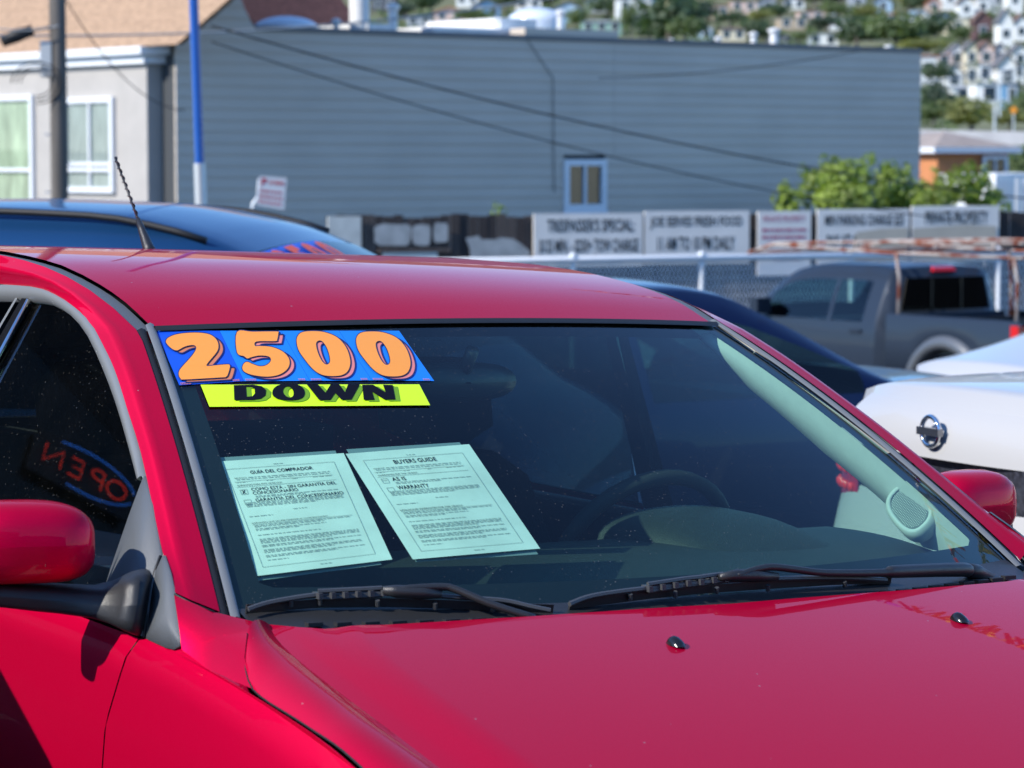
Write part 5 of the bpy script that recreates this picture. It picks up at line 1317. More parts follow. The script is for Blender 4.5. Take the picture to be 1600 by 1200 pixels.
def fslab(nm, x0, y0, x1, y1, off, th, mat, parent=None, xf=None):
    m = MB(); a, b = f_s(x0), f_s(x1); z1 = f_z((x0+x1)/2, y0); z0 = f_z((x0+x1)/2, y1)
    m.hexa([fpt(a, z0, off), fpt(b, z0, off), fpt(b, z0, off-th), fpt(a, z0, off-th)], [fpt(a, z1, off), fpt(b, z1, off), fpt(b, z1, off-th), fpt(a, z1, off-th)])
    return m.build(nm, mat, parent, xf=xf)
wfx = lambda v: Vector(v)-wfn.location
fslab('pale_panel', 511, 338, 563, 400, .05, .03, M_['cream'], wfn, wfx)
for (x0, y0, x1, y1) in ((583, 349, 642, 385), (643, 350, 672, 384), (676, 347, 699, 380)):
    n = 14; cx, cy, rx_, ry_ = (x0+x1)/2, (y0+y1)/2, (x1-x0)/2, (y1-y0)/2
    pts = [(cx + rx_*math.copysign(abs(math.cos(t))**.45, math.cos(t))*rp_.uniform(.92, 1.04), cy + ry_*math.copysign(abs(math.sin(t))**.45, math.sin(t))*rp_.uniform(.9, 1.05)) for t in [2*math.pi*k/18 for k in range(18)]]
    v2, f2 = fill2d([pts]); mesh_obj('paint_patch', [fpt(f_s(x), f_z(x, y), .036) for x, y in v2], f2, M_['patchw'], wfn, False, wfx)
pts = [(726,372),(738,370),(746,368),(752,374),(772,374),(780,371),(800,373),(812,380),(826,392),(830,430),(735,430),(733,388)]
v2, f2 = fill2d([pts]); mesh_obj('paint_patch', [fpt(f_s(x), f_z(x, y), .036) for x, y in v2], f2, M_['patchw'], wfn, False, wfx)
fslab('fence_board', 590, 388, 702, 394, .06, .05, M_['plank'][3], wfn, wfx); fslab('pale_panel', 596, 394, 682, 420, .05, .02, M_['cream'], wfn, wfx)
M_['signw'] = pmat('grey_white_sign_board', (.82, .76, .68), .7, var=.05, vscale=3); M_['signblk'] = pmat('sign_black', (.02, .02, .022), .7); M_['signtan'] = pmat('tan_cover_paint', (.55, .47, .36), .8, var=.05, vscale=3)
def notice(label, x0, y0, x1, y1, lines, cover=None, red=False):
    a, b = f_s(x0), f_s(x1); z1 = f_z(x0, y0); z1b = f_z(x1, y0); z0 = f_z((x0+x1)/2, y1)
    e = thing('notice_board', label, 'sign', fpt(a, z0), 0, 'notice boards on the plank fence'); ex = lambda v: Vector(v)-e.location
    q = [fpt(a, z1, .075), fpt(b, z1, .075), fpt(b, z0, .075), fpt(a, z0, .075)]; bk = [p - fn_*.03 for p in q]
    m = MB(); m.hexa(q, bk); m.build('board', M_['signw'], e, xf=ex)
    m = MB()
    for l in lines:
        if l[0] == 'bar':
            x = l[1]; k = 0
            while x < l[1]+l[3]:
                wd = [.05, .09, .06, .11, .04][(k + int(l[2]*31)) % 5]; quadbar(m, q, x, l[2], min(wd, l[1]+l[3]-x), l[4], .004); x += wd+.02; k += 1
        else: t_ = MB(); quadtext(t_, q, l[0], l[1], l[2], l[3], l[4], .004, .022 if not red else .01); t_.build('sign_lettering', M_['signred2'] if red else M_['signblk'], e, xf=ex, recalc=False)['kind'] = 'stuff'
    if m.v: m.build('fine_lettering', M_['signred2'] if red else M_['signblk'], e, xf=ex, recalc=False)['kind'] = 'stuff'
    if cover:
        m = MB(); n = fn_
        v2, f2 = fill2d([cover]); m.add([q[0].lerp(q[1], x).lerp(q[3].lerp(q[2], x), y) + n*.007 for x, y in v2], f2); m.build('cover_paint', M_['signtan'], e, xf=ex, recalc=False)
notice("white board reading TRESPASSER'S SPECIAL in black, leftmost notice", 831, 334, 1001, 416, [("TRESPASSER'S SPECIAL:", .12, .10, .80, .25), ('$125 MIN. - $250+ TOW CHARGE', .05, .48, .91, .29), ('bar', .2, .86, .6, .08)])
notice('white board reading JOE SERVES FRESH FOOD, beside the trespasser board', 1004, 330, 1167, 412, [('JOE SERVES FRESH FOOD', .05, .10, .88, .25), ('11 AM TO 10 PM DAILY', .12, .48, .74, .27), ('bar', .08, .88, .7, .07)])
notice('narrow white board with faded red PRIVATE PROPERTY lettering', 1180, 330, 1263, 430, [('PRIVATE PROPERTY', .10, .07, .80, .10), ('bar', .08, .27, .84, .05), ('bar', .08, .38, .84, .05), ('bar', .18, .48, .64, .05), ('bar', .08, .62, .84, .06), ('bar', .3, .72, .5, .05)], red=True)
notice('white board reading MIN PARKING CHARGE, partly painted over in tan', 1273, 327, 1416, 412, [('MIN PARKING CHARGE $25', .08, .10, .86, .23), ('PAY AT A', .10, .46, .33, .26)], [(.42, .42), (.70, .36), (.99, .34), (.99, .99), (.36, .99)])
notice('white board reading PRIVATE PROPERTY, lower half painted tan, at right', 1420, 322, 1556, 408, [('PRIVATE PROPERTY', .15, .09, .72, .24)], [(.01, .40), (.4, .36), (.62, .34), (.97, .37), (.97, .95), (.5, .99), (.01, .99)])

# ------------------------------------------------------------------ chain-link fence
CA = at(770, 409, 35.6); CBp = at(1230, 400, 37.2); cd = Vector((CBp.x-CA.x, CBp.y-CA.y, 0)); cd.normalize(); CZ = (CA.z + CBp.z)/2
def cpt(s, z, off=0.0): p = Vector((CA.x, CA.y, 0)) + cd*s; return Vector((p.x + cd.y*off, p.y - cd.x*off, z))
def c_s(px): k = (px-800)/FPX; return -(CA.x - k*CA.y)/(cd.x - k*cd.y)
cf = thing('chain_link_fence', 'white chain link fence with pipe rail before the plank fence', 'fence', cpt(0, GZ0)); cx_ = lambda v: Vector(v)-cf.location
M_['galv'] = pmat('white_galvanised_pipe', (.78, .79, .79), .5); M_['wiremesh'] = pmat('galvanised_wire', (.85, .85, .84), .5)
CL0, CL1 = -6.0, 9.5; m = MB(); m.tube([cpt(CL0, CZ), cpt(CL1, CZ)], .045, 10); m.build('top_rail', M_['galv'], cf, smooth=True, xf=cx_)
for px in (-300, 560, 895, 1096, 1330, 1560):
    s_ = c_s(px); m = MB(); c = cpt(s_, 0); m.lathe([(.034, GZ0), (.034, CZ+.03), (.045, CZ+.03), (.045, CZ+.06), (.01, CZ+.09)], (c.x, c.y, 0), 12); m.build('fence_post', M_['galv'], cf, smooth=True, xf=cx_, auto=40)
m = MB(); P_ = .058; nz = int((CZ-GZ0-.05)/P_); x = CL0; wv = []; wfc = []
while x < CL1:
    for sg in (1, -1):
        for k in range(nz):
            a = cpt(x + (P_/2 if (k % 2) else 0)*sg, CZ - .02 - k*P_, .006*sg); b = cpt(x + (0 if (k % 2) else P_/2)*sg, CZ - .02 - (k+1)*P_, .006*sg)
            d = Vector((cd.x*.0055, cd.y*.0055, 0)); e_ = Vector((0, 0.004, 0)); n0 = len(wv); wv += [a-d, a+d, a+e_, b-d, b+d, b+e_]; wfc += [(n0, n0+1, n0+4, n0+3), (n0+1, n0+2, n0+5, n0+4), (n0+2, n0, n0+3, n0+5)]
    x += P_
o = mesh_obj('wire_mesh', wv, wfc, M_['wiremesh'], cf, False, cx_); o['kind'] = 'stuff'
# ------------------------------------------------------------------ foliage
def leafmat(nm, col, var=.4):
    m = pmat(nm, col, .55, var=var, vscale=1.3); b = m.node_tree.nodes['Principled BSDF']; b.inputs['Subsurface Weight'].default_value = 0
    nt = m.node_tree; N = nt.nodes; tl = N.new('ShaderNodeBsdfTranslucent'); tl.inputs[0].default_value = (col[0]*1.6, col[1]*1.7, col[2]*.8, 1)
    mx = N.new('ShaderNodeMixShader'); mx.inputs[0].default_value = .35; nt.links.new(b.outputs[0], mx.inputs[1]); nt.links.new(tl.outputs[0], mx.inputs[2]); nt.links.new(mx.outputs[0], N['Material Output'].inputs[0])
    return m
def leaves(blobs, n, size, rnd, long=1.5):
    vs, fs = [], []
    tot = sum(b[3]*b[4]*b[5] for b in blobs)
    for bl in blobs:
        k = int(n*bl[3]*bl[4]*bl[5]/tot)
        for _ in range(k):
            while True:
                p = Vector((rnd.uniform(-1, 1), rnd.uniform(-1, 1), rnd.uniform(-1, 1)))
                if .25 < p.length < 1.05: break
            p = p.normalized()*(p.length**.55)
            c = Vector((bl[0]+p.x*bl[3], bl[1]+p.y*bl[4], bl[2]+p.z*bl[5]))
            n_ = (p + Vector((rnd.uniform(-.8, .8), rnd.uniform(-.8, .8), rnd.uniform(-.3, .9)))).normalized()
            a = n_.orthogonal().normalized(); a = (Matrix.Rotation(rnd.uniform(0, 6.28), 3, n_) @ a); b = n_.cross(a); s = size*rnd.uniform(.6, 1.3)
            i = len(vs); vs += [c - a*s*long*.5, c + b*s*.42 + n_*s*.06, c + a*s*long*.5, c - b*s*.42 + n_*s*.06]; fs.append((i, i+1, i+2, i+3))
    return vs, fs
rt = random.Random(21)
# the bright bush between plank fence and grey building
M_['leaf'] = leafmat('bright_green_leaf', (.20, .27, .045), .6)
by0 = 51.0
def blob(px, py, rx, ry, Y): p = at(px, py, Y); k = FPX/Y; return (p.x, p.y, p.z, rx/k, rx/k*.9, ry/k)
bush = thing('green_tree', 'bright green leafy tree rising behind the notice boards at right', 'tree', Vector((at(1360, 330, by0).x, by0, GZ0)))
bl = [blob(1240,318,26,24,by0),blob(1285,290,30,28,by0+.3),blob(1325,275,38,26,by0),blob(1330,315,60,30,by0-.3),blob(1395,290,30,30,by0),blob(1420,314,45,23,by0+.4),blob(1460,315,36,20,by0-.2),blob(1500,290,38,26,by0),blob(1535,305,30,22,by0+.2),blob(1560,322,20,14,by0),blob(1225,325,14,16,by0)]
sp_ = [(b[0]+rt.uniform(-1, 1)*b[3], b[1], b[2]+b[5]*rt.uniform(.7, 1.15), .10, .10, .13) for b in bl for _ in range(4)]
vs, fs = leaves(bl, 3900, .09, rt); v2, f2 = leaves(sp_, 700, .085, rt); fs = fs + [tuple(i+len(vs) for i in f) for f in f2]; vs = vs + v2
mesh_obj('crown', vs, fs, M_['leaf'], bush, False, lambda v: Vector(v)-bush.location)
m = MB()
for i in range(9):
    b_ = bl[i]; m.tube([Vector((rt.uniform(-.1, .1), 0, 0)), Vector((b_[0]-bush.location.x, b_[1]-bush.location.y, b_[2]-GZ0))*.5 + Vector((0, 0, .3)), Vector((b_[0], b_[1], b_[2]))-bush.location], [.06, .035, .01], 6)
m.build('trunk', M_['wood'], bush, smooth=True)
# weeds on the fence top
for i, (px, py) in enumerate(((775, 330), (783, 334))):
    e = thing('fence_weed', ['thin yellow green weed sticking up over the plank fence, left of a pair', 'thin yellow green weed sticking up over the plank fence, right of a pair'][i], 'plant', Vector((at(px, 345, 42.6).x, 42.6, f_z(px, 345))), 0, 'weeds over the fence')
    vs, fs = leaves([(*(at(px, py, 42.6)), .10, .08, .14)], 26, .06, rt); mesh_obj('foliage', vs, fs, M_['leaf'], e, False, lambda v: Vector(v)-e.location)

# ------------------------------------------------------------------ hillside
def hy(Y): return interp(Y, [110, 200, 900, 1300, 1500], [246, 215, -60, -190, -150])
def hz(Y): return HC + (248.7 - hy(Y))/FPX*Y
M_['hill'] = pmat('dry_grass_hill', (.13, .13, .055), .95, var=.4, vscale=.05)
ys = [150] + [200 + i*50 for i in range(27)]; xsn = [-500 + i*50 for i in range(25)]
vs = [(x, y, (hz(y) - 1.0 if y > 150 else GZ0+1.5) + rt.uniform(-.6, .6)) for y in ys for x in xsn]; w_ = len(xsn)
fs = [(j*w_+i, j*w_+i+1, (j+1)*w_+i+1, (j+1)*w_+i) for j in range(len(ys)-1) for i in range(w_-1)]
hl = mesh_obj('hillside', vs, fs, M_['hill'], None, True); hl['kind'] = 'structure'
shr = MB(); rs_ = random.Random(11)
for _ in range(900):
    px, py = rs_.uniform(560, 1640), rs_.uniform(-40, 206); Y = interp(-py, [-246, -215, 60], [110, 200, 900])
    c = at(px, py, Y); r = rs_.uniform(6, 15)*Y/FPX
    for k in range(22):
        d = Vector((rs_.gauss(0, .5), rs_.gauss(0, .5), abs(rs_.gauss(.2, .35))))*r; n_ = Vector((rs_.uniform(-1, 1), rs_.uniform(-1, .2), rs_.uniform(-.2, 1))).normalized(); a = n_.orthogonal().normalized()*r*.28; b = n_.cross(a)
        shr.add([c+d+a, c+d+b, c+d-a, c+d-b], [(0,1,2,3)])
def hY(py): return interp(-py, [-246, -215, 60], [110, 200, 900])
HC_ = {'white': (.78, .78, .75), 'cream': (.70, .63, .46), 'pale blue': (.36, .50, .62), 'blue': (.10, .22, .36), 'grey': (.34, .37, .40), 'pink': (.62, .46, .40), 'brown': (.13, .07, .07), 'tan': (.45, .36, .26), 'yellow': (.68, .58, .30), 'green': (.22, .36, .30), 'dark grey': (.08, .09, .11)}
HM = {k: pmat('house_%s' % k.replace(' ', '_'), v, .8, var=.06, vscale=.6) for k, v in HC_.items()}
RMAT = [pmat('roof_grey', (.12, .12, .13), .9), pmat('roof_brown', (.16, .09, .07), .9), pmat('roof_pale', (.42, .42, .42), .8), pmat('roof_terracotta', (.42, .15, .08), .9)]
M_['hwin'] = pmat('far_window_glass', (.03, .045, .06), .12)
def house(cx, base, w, h, col, roof='gable', rm=0, label=None, deep=1.2, nwin=None, turn=0.0):
    Y = hY(base); k = FPX/Y; W = w/k; H = h/k; p = at(cx, base, Y)
    e = thing('hill_house', label, 'house', p, R(turn), 'houses on the hillside')
    D = max(6.0, W*deep); eave = H*(.66 if roof == 'gable' else (.8 if roof == 'hip' else .97))
    m = MB()
    if roof == 'gable':
        m.add([(-W/2,0,-4),(W/2,0,-4),(W/2,D,-4),(-W/2,D,-4),(-W/2,0,eave),(W/2,0,eave),(W/2,D,eave),(-W/2,D,eave),(0,0,H),(0,D,H)], [(0,1,5,8,4),(1,2,6,5),(2,3,7,9,6),(3,0,4,7)])
    else: m.box((-W/2, 0, -4), (W/2, D, eave))
    m.build('wall', HM[col], e)
    m = MB(); o = .35
    if roof == 'gable':
        for s in (-1, 1):
            m.hexa([(s*(W/2+o), -o, eave-.25), (0, -o, H+.02), (0, D+o, H+.02), (s*(W/2+o), D+o, eave-.25)], [(s*(W/2+o), -o, eave-.03), (0, -o, H+.26), (0, D+o, H+.26), (s*(W/2+o), D+o, eave-.03)])
    elif roof == 'hip':
        m.add([(-W/2-o,-o,eave),(W/2+o,-o,eave),(W/2+o,D+o,eave),(-W/2-o,D+o,eave),(-W*.15,D/2,H),(W*.15,D/2,H)], [(0,1,5,4),(1,2,5),(2,3,4,5),(3,0,4),(0,3,2,1)])
    else:
        m.box((-W/2-.2, -.25, eave), (W/2+.2, D+.2, H))
    m.build('roof', RMAT[rm], e)
    n = nwin or max(1, round(W/3.2)); st = max(1, round(eave/3.2)); ww, wh_ = min(1.3, W/n*.5), 1.5
    for j in range(st):
        for i in range(n):
            x = -W/2 + W*(i+.5)/n; z = eave*(j+.5)/st + .1
            if wh_*1.1 > eave/st: wh_ = eave/st*.7
            m = MB(); m.box((x-ww/2-.14, -.06, z-wh_/2-.14), (x+ww/2+.14, .02, z+wh_/2+.14)); f_ = m.build('window', M_['whitepaint'], e)
            m = MB(); m.box((x-ww/2, -.09, z-wh_/2), (x+ww/2, -.05, z+wh_/2)); m.build('pane', M_['hwin'], f_)
    return e
HS = [ # cx, base, w, h, colour, roof, roof material, label
 (1496, 101, 24, 32, 'white', 'gable', 0, 'white steep gabled house, first of the gabled row on the right'),
 (1518, 102, 20, 36, 'cream', 'gable', 0, 'cream steep gabled house between white and pink gables'),
 (1541, 102, 24, 37, 'pink', 'gable', 1, 'pinkish steep gabled house in the gabled row'),
 (1563, 101, 20, 32, 'white', 'gable', 0, 'white gabled house right of the pinkish gable'),
 (1594, 104, 22, 34, 'white', 'gable', 0, 'white gabled house at the right edge of the gabled row'),
 (1491, 136, 27, 34, 'white', 'gable', 0, 'white gabled house in the lower row, left of a cream one'),
 (1518, 136, 20, 36, 'cream', 'flat', 2, 'narrow cream flat roofed house in the lower row'),
 (1539, 130, 22, 30, 'white', 'flat', 2, 'narrow white flat roofed house right of the cream one'),
 (1574, 136, 28, 50, 'white', 'gable', 0, 'tall white house with gable at the right of the lower row'),
 (1592, 124, 18, 24, 'white', 'flat', 2, 'small white house at the far right of the lower row'),
 (1506, 158, 34, 25, 'white', 'hip', 2, 'low white house with rounded front above the green bank'),
 (1546, 164, 42, 34, 'white', 'flat', 2, 'broad white block house above the green bank'),
 (1581, 168, 18, 38, 'blue', 'flat', 0, 'narrow blue house beside the broad white block'),
 (1450, 124, 28, 36, 'white', 'flat', 3, 'white house just right of the grey building corner'),
 (1474, 118, 20, 20, 'blue', 'hip', 0, 'dark blue house behind the corner of the grey building'),
 (1462, 102, 52, 16, 'pink', 'flat', 3, 'long low pink house under the trees at right'),
 (1572, 72, 22, 56, 'white', 'gable', 0, 'tall white pointed house near the upper right corner'),
 (1596, 62, 22, 38, 'white', 'gable', 1, 'white house at the upper right edge'),
 (1536, 62, 26, 44, 'brown', 'gable', 1, 'dark brown house left of the tall pointed white one'),
 (1497, 52, 34, 24, 'cream', 'flat', 2, 'cream block house in the upper right rows'),
 (1475, 40, 26, 20, 'blue', 'gable', 0, 'blue house left of the cream block house'),
 (1456, 38, 24, 18, 'white', 'flat', 2, 'white flat house over the round trees'),
 (1416, 44, 22, 20, 'white', 'flat', 2, 'white house between the trees over the wall top'),
 (1398, 34, 26, 14, 'white', 'hip', 3, 'low white house with reddish roof over the wall top'),
 (1436, 34, 22, 18, 'pale blue', 'flat', 2, 'pale blue house between two white ones'),
 (1510, 24, 24, 28, 'white', 'gable', 1, 'white gabled house under the top edge at right'),
 (1536, 22, 20, 24, 'white', 'flat', 2, 'white flat topped house under the top edge at right'),
 (1460, 18, 22, 20, 'pink', 'gable', 3, 'pink gabled house under the top edge'),
 (1560, 14, 24, 26, 'grey', 'flat', 0, 'grey house at the top edge near the right corner'),
 (1586, 16, 24, 30, 'white', 'flat', 2, 'white tower like house at the top right corner'),
 (1485, 10, 22, 24, 'white', 'flat', 2, 'white house cut by the top edge'),
 (1380, 16, 28, 20, 'pale blue', 'gable', 0, 'pale blue gabled house at the top behind trees'),
 (1340, 12, 26, 18, 'grey', 'flat', 0, 'grey flat house at the top edge over the wall'),
 (1290, 24, 40, 14, 'cream', 'gable', 1, 'cream house in the middle of the hill'),
 (1240, 44, 46, 16, 'tan', 'flat', 2, 'long tan house in terraces over the wall'),
 (1268, 36, 40, 18, 'pink', 'flat', 3, 'pink terraced house behind the tan one'),
 (1286, 72, 48, 20, 'white', 'flat', 2, 'white low house standing right behind the wall top'),
 (1222, 68, 40, 14, 'dark grey', 'hip', 0, 'dark roofed house right behind the wall top'),
 (1145, 62, 40, 20, 'cream', 'hip', 1, 'cream house with hip roof behind the wall top'),
 (1094, 62, 38, 26, 'pale blue', 'gable', 2, 'pale blue gabled house behind the wall top'),
 (1118, 28, 46, 20, 'tan', 'flat', 3, 'tan house with reddish roof on the hill'),
 (1162, 18, 40, 16, 'pink', 'flat', 3, 'pink house with terracotta roof near the top edge'),
 (1200, 14, 30, 18, 'grey', 'gable', 0, 'grey gabled house near the top edge'),
 (1240, 12, 34, 16, 'white', 'gable', 1, 'white gabled house near the top edge, middle of the hill'),
 (990, 36, 54, 38, 'white', 'flat', 2, 'large white house left of the dark trees'),
 (1012, 14, 26, 22, 'blue', 'flat', 0, 'blue house at the top edge above the large white one'),
 (940, 50, 62, 20, 'green', 'hip', 2, 'low house with pale green walls behind the roof dome'),
 (888, 30, 44, 26, 'pale blue', 'gable', 0, 'pale blue house behind the white roof dome'),
 (760, 26, 44, 26, 'blue', 'gable', 0, 'blue gabled house over the roof at left'),
 (702, 32, 46, 20, 'pink', 'gable', 3, 'pinkish house with terracotta gable over the roof'),
 (655, 40, 40, 18, 'grey', 'hip', 0, 'grey hip roofed house over the roof at left'),
 (826, 12, 40, 18, 'white', 'gable', 0, 'white gabled house at the top edge over the dome'),
 (730, 8, 34, 18, 'white', 'flat', 2, 'white house at the top edge over the pinkish one'),
 (1050, 8, 30, 18, 'yellow', 'gable', 1, 'yellow gabled house at the top edge'),
 (600, 14, 40, 24, 'dark grey', 'gable', 0, 'dark grey house beside the white stove pipe'),
 (930, 14, 34, 18, 'grey', 'gable', 0, 'grey gabled house at the top edge left of the white one'),
 (1310, 44, 28, 18, 'white', 'gable', 0, 'white gabled house left of the round trees'),
]
for hs in HS: house(*hs[:7], label=hs[7])
# rows further up the hill, past the top of the picture
k = 0; cols = list(HC_)
# trees of the hill
TM = [leafmat('dark_green_crown', (.065, .105, .050), .35), leafmat('mid_green_crown', (.11, .155, .055), .35), leafmat('yellow_green_crown', (.21, .22, .070), .35), leafmat('deep_green_crown', (.046, .078, .048), .3)]
shr.build('hillside_shrubs', TM[1], None, recalc=False)['kind'] = 'stuff'
protos = []
for v in range(4):
    bl_ = [(rt.uniform(-.35, .35), rt.uniform(-.35, .35), rt.uniform(.35, .85), rt.uniform(.30, .48), rt.uniform(.30, .48), rt.uniform(.2, .32)) for _ in range(8)]
    vs, fs = leaves(bl_, 620, .13, rt, 1.2)
    mes = []
    for mt in TM:
        me = bpy.data.meshes.new('crown'); me.from_pydata([tuple(a) for a in vs], [], fs); me.materials.append(mt); mes.append(me)
    protos.append(mes)
m = MB(); m.tube([(0, 0, -.4), (.02, 0, .3), (0, .02, .7)], [.05, .04, .015], 6); tr_me = m.build('trunk', M_['wood'], None); tmesh = tr_me.data; bpy.data.objects.remove(tr_me)
def tree(cx, base, w, h, mt, label, v=0):
    Y = hY(base); kk = FPX/Y; e = thing('hill_tree', label, 'tree', at(cx, base, Y) - Vector((0, 3, 0)), 0, 'trees on the hillside'); W = w/kk; H = h/kk
    for nm, me in (('crown', protos[v][mt]), ('trunk', tmesh)):
        o = bpy.data.objects.new(nm, me); C.objects.link(o); o.parent = e; o.scale = (W*1.15, W*1.1, H*1.05)
T = [(1042,70,88,78,0,'large dark tree over the wall top left of the pale blue house'),(1068,72,40,40,1,'smaller green tree beside the large dark one'),(1012,62,36,40,3,'deep green tree beside the large white house'),(985,56,22,44,1,'slim tree in front of the large white house'),
 (1335,72,60,44,0,'dark round tree left of a pair over the wall'),(1396,84,66,56,1,'big green round tree over the wall, middle of three'),(1420,82,40,40,3,'deep green tree at the right of the round trees'),(1458,72,48,46,0,'dark round tree above the corner of the grey building'),
 (1352,28,40,20,2,'yellow green tree up the hill above the round trees'),(1305,30,36,20,1,'green tree by the cream house on the hill'),(1500,62,34,20,1,'green shrub tree below the cream block house'),(1443,88,60,24,2,'light green bank of shrubs at the wall corner'),
 (1455,175,38,44,3,'dark tree low at the grey wall corner'),(1460,138,36,36,0,'dark tree between wall corner and white gables'),(1508,200,78,44,2,'broad yellow green bush above the roadside bank'),(1450,200,40,36,1,'green bush at the foot of the dark tree'),(1568,198,60,28,2,'yellow green bush at right above the bank'),(1598,190,34,40,1,'green bush at the right edge of the bank'),
 (1590,290,70,60,1,'green bush right of the orange house'),(1540,66,20,14,0,'dark shrub under the brown house'),(1180,60,40,26,0,'dark tree behind the wall top in the middle'),(1255,70,30,18,1,'green tree between low houses on the wall top'),(1215,28,40,20,0,'dark tree in the middle of the hill'),(1290,50,40,22,3,'deep green tree left of the white gabled house'),
 (1090,30,44,26,3,'deep green tree above the pale blue gabled house'),(1140,42,36,20,0,'dark tree above the cream hip roofed house'),(1440,14,40,22,0,'dark tree at the top edge right of the middle'),(1310,8,40,20,3,'deep green tree at the top edge of the hill'),(1270,6,34,20,1,'green tree at the top edge of the hill'),
 (950,30,40,30,0,'dark tree above the low green house'),(905,40,30,24,1,'green tree right of the roof dome'),(860,10,40,24,3,'deep green tree at the top edge over the dome'),(790,14,40,26,0,'dark tree at the top edge left of the dome'),(735,38,34,20,1,'green tree between blue and pinkish houses'),(672,16,50,26,0,'dark tree over the pinkish house'),(632,30,30,22,3,'deep green tree by the stove pipe'),(975,10,40,22,1,'green tree at the top edge above the large white house'),(1520,44,24,16,0,'dark shrub left of the brown house'),(1420,10,34,18,2,'yellow green tree at the top edge'),(1190,36,30,18,2,'yellow green shrub in the middle of the hill'),(1378,52,30,16,2,'yellow green shrub above the big round tree'),(1480,170,24,20,1,'small green bush left of the low white house')]
for i, t in enumerate(T): tree(*t, v=i % 4)
# roadside wall, orange house, pale shed at right
m = MB(); a = at(1430, 216, 150); b = at(1800, 226, 128)
def slab(nm, a, b, z0, z1, d, mat): 
    m = MB(); m.hexa([(a.x, a.y, z0(a)), (b.x, b.y, z0(b)), (b.x, b.y+d, z0(b)), (a.x, a.y+d, z0(a))], [(a.x, a.y, z1(a)), (b.x, b.y, z1(b)), (b.x, b.y+d, z1(b)), (a.x, a.y+d, z1(a))]); return m.build(nm, mat, None)
o = slab('roadside_wall', a, b, lambda p: p.z - 3, lambda p: p.z + .45, .5, pmat('concrete', (.34, .34, .35), .85, var=.1, vscale=.6)); tag(o, 'pale concrete wall along the road below the green bank', 'wall')
o = slab('hill_road', at(1430, 205, 165), at(1800, 212, 150), lambda p: p.z - .3, lambda p: p.z, 6, M_['asphalt']); o['kind'] = 'structure'
oh = thing('orange_house', 'small orange house with a brown hip roof behind the green tree', 'house', at(1475, 300, 100)); Yo = 100
ox = lambda v: Vector(v)-oh.location
M_['orangew'] = pmat('orange_stucco', (.52, .20, .075), .8, var=.06, vscale=2); M_['hiproof'] = pmat('grey_brown_roof', (.30, .25, .22), .9, var=.12, vscale=2)
c0 = at(1464, 300, Yo); d1 = Vector((math.cos(R(25)), math.sin(R(25)), 0)); d2 = Vector((-math.sin(R(25)), math.cos(R(25)), 0)); zt_ = at(1464, 238, Yo).z; zb_ = c0.z - 3
L1, L2 = 2.9, 4.5
q0 = [Vector((c0.x, c0.y, zb_)), Vector((c0.x, c0.y, zb_)) + d1*L1, Vector((c0.x, c0.y, zb_)) + d1*L1 + d2*L2, Vector((c0.x, c0.y, zb_)) + d2*L2]
m = MB(); m.hexa(q0, [p + Vector((0, 0, zt_-zb_)) for p in q0]); m.build('wall', M_['orangew'], oh, xf=ox)
e0 = Vector((c0.x, c0.y, zt_)) - d1*.35 - d2*.35; q = [e0, e0 + d1*(L1+.7), e0 + d1*(L1+.7) + d2*(L2+.7), e0 + d2*(L2+.7)]
m = MB(); m.hexa([p - Vector((0, 0, .02)) for p in q], [p + Vector((0, 0, .17)) for p in q]); m.build('eaves', M_['whitepaint'], oh, xf=ox)
q = [p + Vector((0, 0, .175)) for p in q]; rz = at(1464, 205, Yo).z; r1 = e0 + d1*1.2 + d2*1.2; r2 = e0 + d1*(L1-.6) + d2*(L2-.4); r1.z = r2.z = rz
m = MB(); m.add(q + [r1, r2], [(0,1,5,4),(1,2,5),(2,3,4,5),(3,0,4),(0,3,2,1)]); m.build('roof', M_['hiproof'], oh, xf=ox)
window(oh, ox, (lambda a, b, o: Vector((c0.x, c0.y, lerp(zt_-1.15, zt_-.12, b))) + d1*lerp(1.75, 2.75, a) - d2*(o+.17), 1.0, 1.0), M_['whitepaint'], (M_['pane'],), [('v', .5)], fw=.1)
sh = thing('white_shed', 'white boxy shed at the right edge beyond the green tree', 'shed', at(1590, 330, 75)); sx_ = lambda v: Vector(v)-sh.location
m = MB(); a = at(1555, 335, 75); b = at(1660, 335, 80); zt2 = at(1590, 272, 75).z
m.hexa([(a.x, a.y, a.z-3), (b.x, b.y, a.z-3), (b.x-1, b.y+3, a.z-3), (a.x-1, a.y+3, a.z-3)], [(a.x, a.y, zt2), (b.x, b.y, zt2), (b.x-1, b.y+3, zt2), (a.x-1, a.y+3, zt2)]); m.build('wall', M_['whiteroof'], sh, xf=sx_)
m = MB(); a2 = at(1582, 320, 74.9); 
for i in range(5): p = at(1590 + i*12, 290, 74.6+i*.3); m.box((p.x-.03, p.y-.02, a.z-2), (p.x+.03, p.y+.2, zt2-.1))
m.build('wall_batten', M_['steel'], sh, xf=sx_)
sg_ = thing('orange_road_sign', 'tiny orange warning sign on the green bank at right', 'sign', at(1584, 200, 215)); m = MB(); p = at(1584, 172, 215) - sg_.location; m.add([p + Vector((0, 0, .3)), p + Vector((.3, 0, 0)), p + Vector((0, 0, -.3)), p + Vector((-.3, 0, 0)), p + Vector((0, .05, .3)), p + Vector((.3, .05, 0)), p + Vector((0, .05, -.3)), p + Vector((-.3, .05, 0))], [(0,1,2,3),(4,7,6,5),(0,4,5,1),(1,5,6,2),(2,6,7,3),(3,7,4,0)]); m.build('plate', pmat('orange_sign', (.85, .30, .02), .6), sg_)
m = MB(); m.tube([p + Vector((0, .08, .2)), Vector((0, .08, -2))], .06, 6); m.build('post', M_['steel'], sg_)
